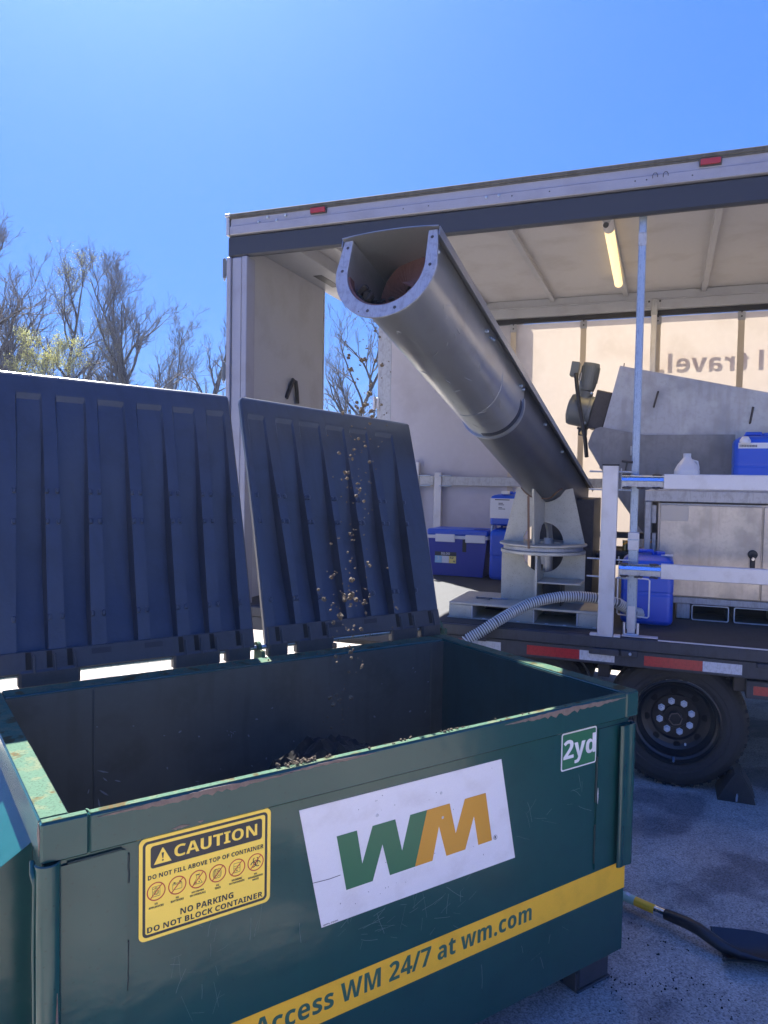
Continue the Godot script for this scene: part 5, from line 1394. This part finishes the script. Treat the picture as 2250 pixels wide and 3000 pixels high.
# ---------------------------------------------------------------- loose things: soil, shovel, chock
func clod_mesh(sd: int, rough: float) -> ArrayMesh:
	var r := RandomNumberGenerator.new()
	r.seed = sd
	var f := FastNoiseLite.new()
	f.seed = sd
	f.frequency = 0.9
	var b := B.new()
	var nu := 9
	var nv := 6
	var P := func(i: int, j: int) -> Vector3:
		var a := TAU * (i % nu) / nu
		var e := PI * j / nv - PI / 2
		var d := Vector3(cos(a) * cos(e), sin(e), sin(a) * cos(e))
		return d * (1.0 + rough * f.get_noise_3dv(d * 2.2) + rough * 0.5 * f.get_noise_3dv(d * 6.0)) * Vector3(1.0, 0.8, 0.9)
	for j in nv:
		for i in nu:
			b.quad(P.call(i, j), P.call(i + 1, j), P.call(i + 1, j + 1), P.call(i, j + 1), P.call(i, j) + P.call(i + 1, j + 1))
	return b.mesh()

func loose() -> void:
	var shapes := [clod_mesh(1, 0.9), clod_mesh(2, 1.1), clod_mesh(3, 1.3), clod_mesh(4, 0.8)]
	# falling soil: a stream below the auger mouth; [height, count, spread across, largest radius]
	var lbl := "brown soil clod in mid-air, falling from the auger mouth into the dumpster"
	for s: Array in [[2.09, 4, 0.03, 0.004], [2.03, 5, 0.035, 0.006], [1.95, 10, 0.05, 0.010], [1.88, 10, 0.05, 0.013], [1.80, 14, 0.055, 0.010], [1.72, 8, 0.05, 0.006], [1.66, 10, 0.04, 0.008], [1.58, 12, 0.045, 0.009], [1.50, 10, 0.045, 0.008], [1.40, 10, 0.04, 0.007],
			[1.30, 12, 0.06, 0.008], [1.225, 14, 0.045, 0.014], [1.21, 10, 0.10, 0.011], [1.13, 8, 0.06, 0.008], [1.09, 10, 0.04, 0.012], [1.02, 12, 0.055, 0.009], [0.90, 8, 0.05, 0.012], [0.82, 7, 0.05, 0.009]]:
		for k in int(s[1] * 1.5):
			var o := MeshInstance3D.new()
			o.mesh = shapes[rng.randi() % 4]
			o.set_surface_override_material(0, M.soil_sunlit)
			o.name = numbered("soil_clod")
			add_child(o)
			var r: float = s[3] * 0.82 * pow(rng.randf_range(0.2, 1.0), 2.2)
			o.transform = Transform3D(Basis(Vector3(rng.randf() - 0.5, rng.randf(), rng.randf() - 0.5).normalized(), rng.randf() * TAU).scaled(Vector3.ONE * maxf(r, 0.0022)), Vector3(-0.895 + rng.randfn() * s[2] * 0.80 - (2.0 - s[0]) * 0.047, s[0] + rng.randfn() * 0.030, 1.885 + rng.randfn() * 0.022))
			tag(o, lbl, "soil clod", "soil clods falling from the auger")
	# heap in the dumpster
	FR = Transform3D(Basis(Vector3.UP, DUMP_YAW), DUMP)
	var fn := FastNoiseLite.new()
	fn.seed = 5
	fn.frequency = 9.0
	fn.fractal_octaves = 4
	var hb := B.new()
	var H := func(x: float, z: float) -> float:
		var d := Vector2(x - 0.95, (z + 0.56) * 1.1).length()
		return 0.125 + maxf(0.0, 0.60 * exp(-pow(d / 0.40, 2.6)) + 0.02) + fn.get_noise_2d(x, z) * 0.05 + fn.get_noise_2d(x * 3.0, z * 3.0) * 0.03
	var nx := 110
	var nz := 60
	for i in nx:
		for j in nz:
			var x0 := lerpf(0.032, 1.682, float(i) / nx)
			var x1 := lerpf(0.032, 1.682, float(i + 1) / nx)
			var y0 := lerpf(-0.942, -0.041, float(j) / nz)
			var y1 := lerpf(-0.942, -0.041, float(j + 1) / nz)
			hb.quad(Vector3(x0, H.call(x0, y0), y0), Vector3(x1, H.call(x1, y0), y0), Vector3(x1, H.call(x1, y1), y1), Vector3(x0, H.call(x0, y1), y1), Vector3.UP)
	var heap := put("soil_heap", hb, M.soil, self)
	tag(heap, "heap of dark loose soil inside the green dumpster", "soil")
	heap.set_meta("kind", "stuff")
	# crumbs on the front rim
	var cb := B.new()
	var crumb := func(b: B, p: Vector3, r: float) -> void:
		b.obox(Transform3D(Basis(Vector3(rng.randf() - 0.5, rng.randf() - 0.5, rng.randf() + 0.1).normalized(), rng.randf() * TAU), p + Vector3.UP * r * 0.5), Vector3(r, r * rng.randf_range(0.6, 1.0), r * rng.randf_range(0.6, 1.1)) * 1.5, r * 0.45)
	for k in 60:
		crumb.call(cb, Vector3(0.548 + rng.randfn() * 0.022, 0.9425 + absf(rng.randfn()) * 0.004, -0.017 + rng.randfn() * 0.005), rng.randf_range(0.0012, 0.0042))
	for s: Array in [[0.73, 1], [0.80, 3], [0.835, 3], [0.87, 3], [0.97, 6], [0.99, 6], [1.02, 3], [1.16, 3], [0.62, 3], [1.25, 2], [0.50, 4]]:
		for k in int(s[1]):
			crumb.call(cb, Vector3(s[0] + rng.randfn() * 0.012, 0.9425, -0.014 + rng.randfn() * 0.004), rng.randf_range(0.0015, 0.0042))
	for k in 70:
		crumb.call(cb, Vector3(rng.randf_range(0.45, 1.6), 0.944, rng.randf_range(-0.975, -0.92)), rng.randf_range(0.0012, 0.0042))
	var cr := put("soil_crumbs", cb, M.soil_sunlit, self)
	tag(cr, "soil crumbs scattered along the dumpster rim", "soil")
	cr.set_meta("kind", "stuff")
	FR = Transform3D()
	var gb := B.new()
	for s: Array in [[0.06, 1.56, 60, 0.09], [0.22, 1.62, 60, 0.10], [-0.16, 1.62, 60, 0.06], [0.12, 1.78, 50, 0.14], [0.02, 1.36, 25, 0.08], [0.2, 1.2, 20, 0.15]]:
		for k in int(s[2]):
			crumb.call(gb, Vector3(s[0] + rng.randfn() * s[3], 0.0, s[1] + rng.randfn() * s[3] * 0.6), rng.randf_range(0.001, 0.005) * rng.randf_range(0.4, 1.0))
	var gc := put("soil_crumbs", gb, M.soil, self)
	gc.name = numbered("soil_crumbs")
	tag(gc, "dark soil crumbs strewn on the asphalt near the shovel", "soil")
	gc.set_meta("kind", "stuff")

	# shovel
	var t := thing("shovel", "black shovel with yellow shaft lying on the asphalt right of the dumpster", "shovel", Vector3(0.1, 0, 1.3))
	put("shaft", B.new().cyl(Vector3(-0.90, 0.020, 0.760), Vector3(0.012, 0.047, 1.223), 0.0165, 18), M.shaft_yellow, t)
	put("shaft_label", B.new().tube([Vector3(-0.125, 0.043, 1.1535), Vector3(-0.062, 0.0447, 1.1855)], 0.0169, 18), M.label_green, t)
	put("label_patch", B.new().obox(look(Vector3(-0.085, 0.0605, 1.178), Vector3(0.1, 1.0, 0.35), Vector3(0.89, 0, 0.45)), Vector3(0.014, 0.024, 0.001), 0.0), M.tape_white, t)
	put("ferrule", B.new().cyl(Vector3(0.008, 0.0468, 1.221), Vector3(0.046, 0.048, 1.240), 0.0182, 18), M.bright_alu, t)
	put("socket", B.new().tube([Vector3(0.042, 0.048, 1.238), Vector3(0.07, 0.051, 1.254), Vector3(0.11, 0.055, 1.278), Vector3(0.15, 0.055, 1.303), Vector3(0.185, 0.046, 1.325), Vector3(0.225, 0.032, 1.340), Vector3(0.275, 0.020, 1.345), Vector3(0.33, 0.014, 1.340), Vector3(0.38, 0.011, 1.335)], [0.0188, 0.0196, 0.0205, 0.021, 0.0205, 0.020, 0.0165, 0.011, 0.004], 16), M.shovel_black, t)
	bolt(t, "socket_rivet", Vector3(0.056, 0.058, 1.261), Vector3(0, 0.6, 0.8), 0.004, 0.002, M.galvanised, false)
	var bl := B.new()
	var dx := Vector3(0.978, 0, -0.20).normalized()
	var dz := Vector3(0.20, 0, 0.978).normalized()
	var org := Vector3(0.205, 0.006, 1.345)
	var S := func(u: float, w: float) -> Vector3:
		# u along the blade, w across from -1 to 1
		var half := 0.088 * (1.0 if u < 0.16 else sqrt(maxf(0.0, 1.0 - pow((u - 0.16) / 0.15, 2.0))))
		var lift := 0.044 * pow(absf(w), 2.2) * (1.0 - 0.5 * smoothstep(0.12, 0.31, u)) + 0.006 * smoothstep(0.2, 0.31, u)
		return org + dx * (u + 0.02 * (1.0 - absf(w)) * (1.0 - u / 0.31)) + dz * w * half + Vector3.UP * lift
	for i in 18:
		for j in 14:
			var u0 := 0.31 * i / 18.0
			var u1 := 0.31 * (i + 1) / 18.0
			var w0 := -1.0 + 2.0 * j / 14.0
			var w1 := -1.0 + 2.0 * (j + 1) / 14.0
			bl.quad(S.call(u0, w0), S.call(u1, w0), S.call(u1, w1), S.call(u0, w1), Vector3.UP)
			bl.quad(S.call(u0, w0) - Vector3.UP * 0.0022, S.call(u1, w0) - Vector3.UP * 0.0022, S.call(u1, w1) - Vector3.UP * 0.0022, S.call(u0, w1) - Vector3.UP * 0.0022, Vector3.DOWN)
	var blade := put("blade", bl, M.shovel_black, t)
	for e: float in [-1.0, 1.0]:
		# turned step at the back corners
		put("foot_step", B.new().tube([S.call(0.0, e * 0.99) + Vector3(0.004, 0.001, 0), S.call(0.0, e * 0.8), S.call(0.0, e * 0.55), S.call(0.01, e * 0.3)], [0.003, 0.005, 0.005, 0.003], 8), M.shovel_black, blade)

	# wheel chock
	var c := thing("wheel_chock", "black rubber wheel chock with an eye bolt, wedged against the near tyre", "wheel chock", Vector3(0.38, 0, -0.13))
	put("wedge", B.new().prism(pv([0.287, 0.0, 0.462, 0.0, 0.455, 0.03, 0.395, 0.135, 0.365, 0.142, 0.345, 0.115, 0.31, 0.05]), Transform3D(Basis(), Vector3(0, 0, -0.24)), 0.205), M.rubber, c)
	for k in 6:
		put("grip_rib", B.new().obox(Transform3D(Basis(Vector3.BACK, -1.05), Vector3(0.428, 0.083, -0.055 - k * 0.033)), Vector3(0.12, 0.010, 0.014), 0.003), M.rubber, c)
	put("eye_bolt", B.new().tube([Vector3(0.375, 0.030, -0.034), Vector3(0.376, 0.048, -0.020), Vector3(0.376, 0.042, -0.012), Vector3(0.374, 0.016, -0.012), Vector3(0.373, 0.012, -0.02), Vector3(0.374, 0.028, -0.034)], 0.0035, 8), M.galvanised, c)

# ---------------------------------------------------------------- trees
func tree(label: String, az: float, dist: float, h: float, r0: float, spread: float, sd: int, kind: String, crown_low := 0.35, density := 1.0, leaves := 0, called := "bare_tree", group := "bare trees behind the trailer") -> void:
	var g := RandomNumberGenerator.new()
	g.seed = sd
	var a := deg_to_rad(az)
	var pos := Vector3(-sin(a) * dist, 0.0, 4.056 - cos(a) * dist)
	var t := thing(called, label, "tree", pos, group)
	var tb := B.new()
	var cb := B.new()
	var lb := B.new()
	# trunk
	var pts := []
	var rad := []
	var p := pos
	var d := Vector3(g.randf_range(-0.08, 0.08), 1, g.randf_range(-0.08, 0.08)).normalized()
	var n := 14
	for i in n + 1:
		pts.append(p)
		rad.append(lerpf(r0, 0.012, pow(float(i) / n, 0.8)))
		d = (d + Vector3(g.randfn(), 0.6, g.randfn()) * 0.085).normalized()
		p += d * h * 0.93 / n
	tb.tube(pts, rad, 9)
	var stack := []
	var limbs := int(15 * density)
	for k in limbs:
		var f := lerpf(crown_low, 0.97, (k + g.randf() * 0.8) / limbs)
		var i := clampi(int(f * n), 1, n - 1)
		var base: Vector3 = (pts[i] as Vector3).lerp(pts[i + 1], f * n - i)
		var an := g.randf() * TAU + k * 2.4
		var up := lerpf(0.85, 2.2, f)
		var dir := Vector3(cos(an), up, sin(an)).normalized()
		stack.append([base, dir, h * spread * lerpf(1.0, 0.38, pow(f, 1.5)) * g.randf_range(0.75, 1.1), float(rad[i]) * 0.72, 1])
	while stack.size():
		var s: Array = stack.pop_back()
		var q: Vector3 = s[0]
		var dir: Vector3 = s[1]
		var L: float = s[2]
		var r: float = s[3]
		var lev: int = s[4]
		var m: int = [0, 8, 6, 4, 3][lev]
		var bp := []
		var br := []
		for i in m + 1:
			bp.append(q)
			br.append(maxf(lerpf(r, r * 0.28, float(i) / m), 0.0042))
			dir = (dir + Vector3(g.randfn(), g.randfn() + 0.45, g.randfn()) * [0.0, 0.13, 0.17, 0.20, 0.24][lev]).normalized()
			q += dir * L / m
		(tb if lev == 1 else cb).tube(bp, br, [0, 6, 4, 3, 3][lev], false)
		if lev < 4:
			var kids: int = int([0, 7, 5, 4][lev] * (density if lev > 1 else 1.0) + g.randf())
			for k in kids:
				var f := g.randf_range(0.22, 1.0) if lev > 1 else g.randf_range(0.25, 1.0)
				var i := clampi(int(f * m), 0, m - 1)
				var dd: Vector3 = ((bp[i + 1] as Vector3) - (bp[i] as Vector3)).normalized()
				var side := dd.cross(Vector3(g.randfn(), g.randfn(), g.randfn()).normalized()).normalized()
				stack.append([(bp[i] as Vector3).lerp(bp[i + 1], f * m - i), (dd + side * g.randf_range(0.4, 0.85) + Vector3.UP * 0.25).normalized(), L * g.randf_range(0.34, 0.62), float(br[i]) * 0.70, lev + 1])
		elif leaves > 0:
			for k in leaves:
				var c: Vector3 = bp[g.randi_range(1, m)] + Vector3(g.randfn(), g.randfn(), g.randfn()) * 0.06
				var e1 := Vector3(g.randfn(), g.randfn(), g.randfn()).normalized() * (0.024 if called == "bare_tree" else 0.030)
				var e2 := Vector3(g.randfn(), g.randfn(), g.randfn()).normalized() * (0.024 if called == "bare_tree" else 0.030)
				lb.ftri(c - e1, c + e1, c + e2, Vector3.UP)
	put("trunk", tb, M.bark, t)
	put("crown", cb, M.twig, t)
	if leaves > 0:
		put("buds", lb, M.bud_leaf if called == "bare_tree" else M.bush_leaf, t)

func trees() -> void:
	tree("tall bare tree cut by the left picture edge, above the left lid", 49.0, 27.0, 10.6, 0.19, 0.34, 21, "", 0.28, 1.15)
	tree("bare tree with greenish yellow buds, second from the left", 43.6, 30.0, 9.4, 0.17, 0.30, 22, "", 0.30, 1.0, 1)
	tree("largest bare tree in the middle of the row, with a broad round crown", 39.6, 29.0, 10.6, 0.20, 0.33, 23, "", 0.26, 1.25)
	tree("slim bare tree just left of the trailer corner", 34.4, 27.0, 8.9, 0.14, 0.26, 24, "", 0.32, 0.75)
	tree("bare tree seen through the open rear door of the trailer", 24.6, 28.0, 9.4, 0.14, 0.34, 25, "", 0.25, 0.85)
	tree("small bare tree filling the gap left of the largest tree", 41.6, 34.0, 9.0, 0.11, 0.28, 26, "", 0.2, 0.9)
	tree("thin bare tree right of the largest tree", 37.2, 36.0, 9.0, 0.12, 0.33, 27, "", 0.2, 0.9)
	tree("faint bare tree between the left edge tree and the budding tree", 46.2, 36.0, 9.5, 0.13, 0.32, 28, "", 0.2, 0.95)
	tree("low bare tree behind the slim tree, beside the trailer corner", 36.0, 42.0, 6.8, 0.11, 0.36, 29, "", 0.15, 0.9)
	tree("low bare tree far behind, at the right of the rear door opening", 22.6, 44.0, 6.6, 0.11, 0.36, 30, "", 0.15, 0.9)
	tree("low bare tree far behind, at the left of the rear door opening", 26.8, 46.0, 7.4, 0.11, 0.34, 32, "", 0.15, 0.9)
	tree("bright yellow spring bush above the left lid, left of the budding tree", 46.6, 25.0, 5.3, 0.05, 0.46, 33, "", 0.05, 1.0, 8, "yellow_bush", "yellow bushes below the trees")
	tree("pale yellow spring bush at the left picture edge above the lid", 49.2, 26.0, 5.6, 0.05, 0.46, 34, "", 0.05, 1.0, 8, "yellow_bush", "yellow bushes below the trees")
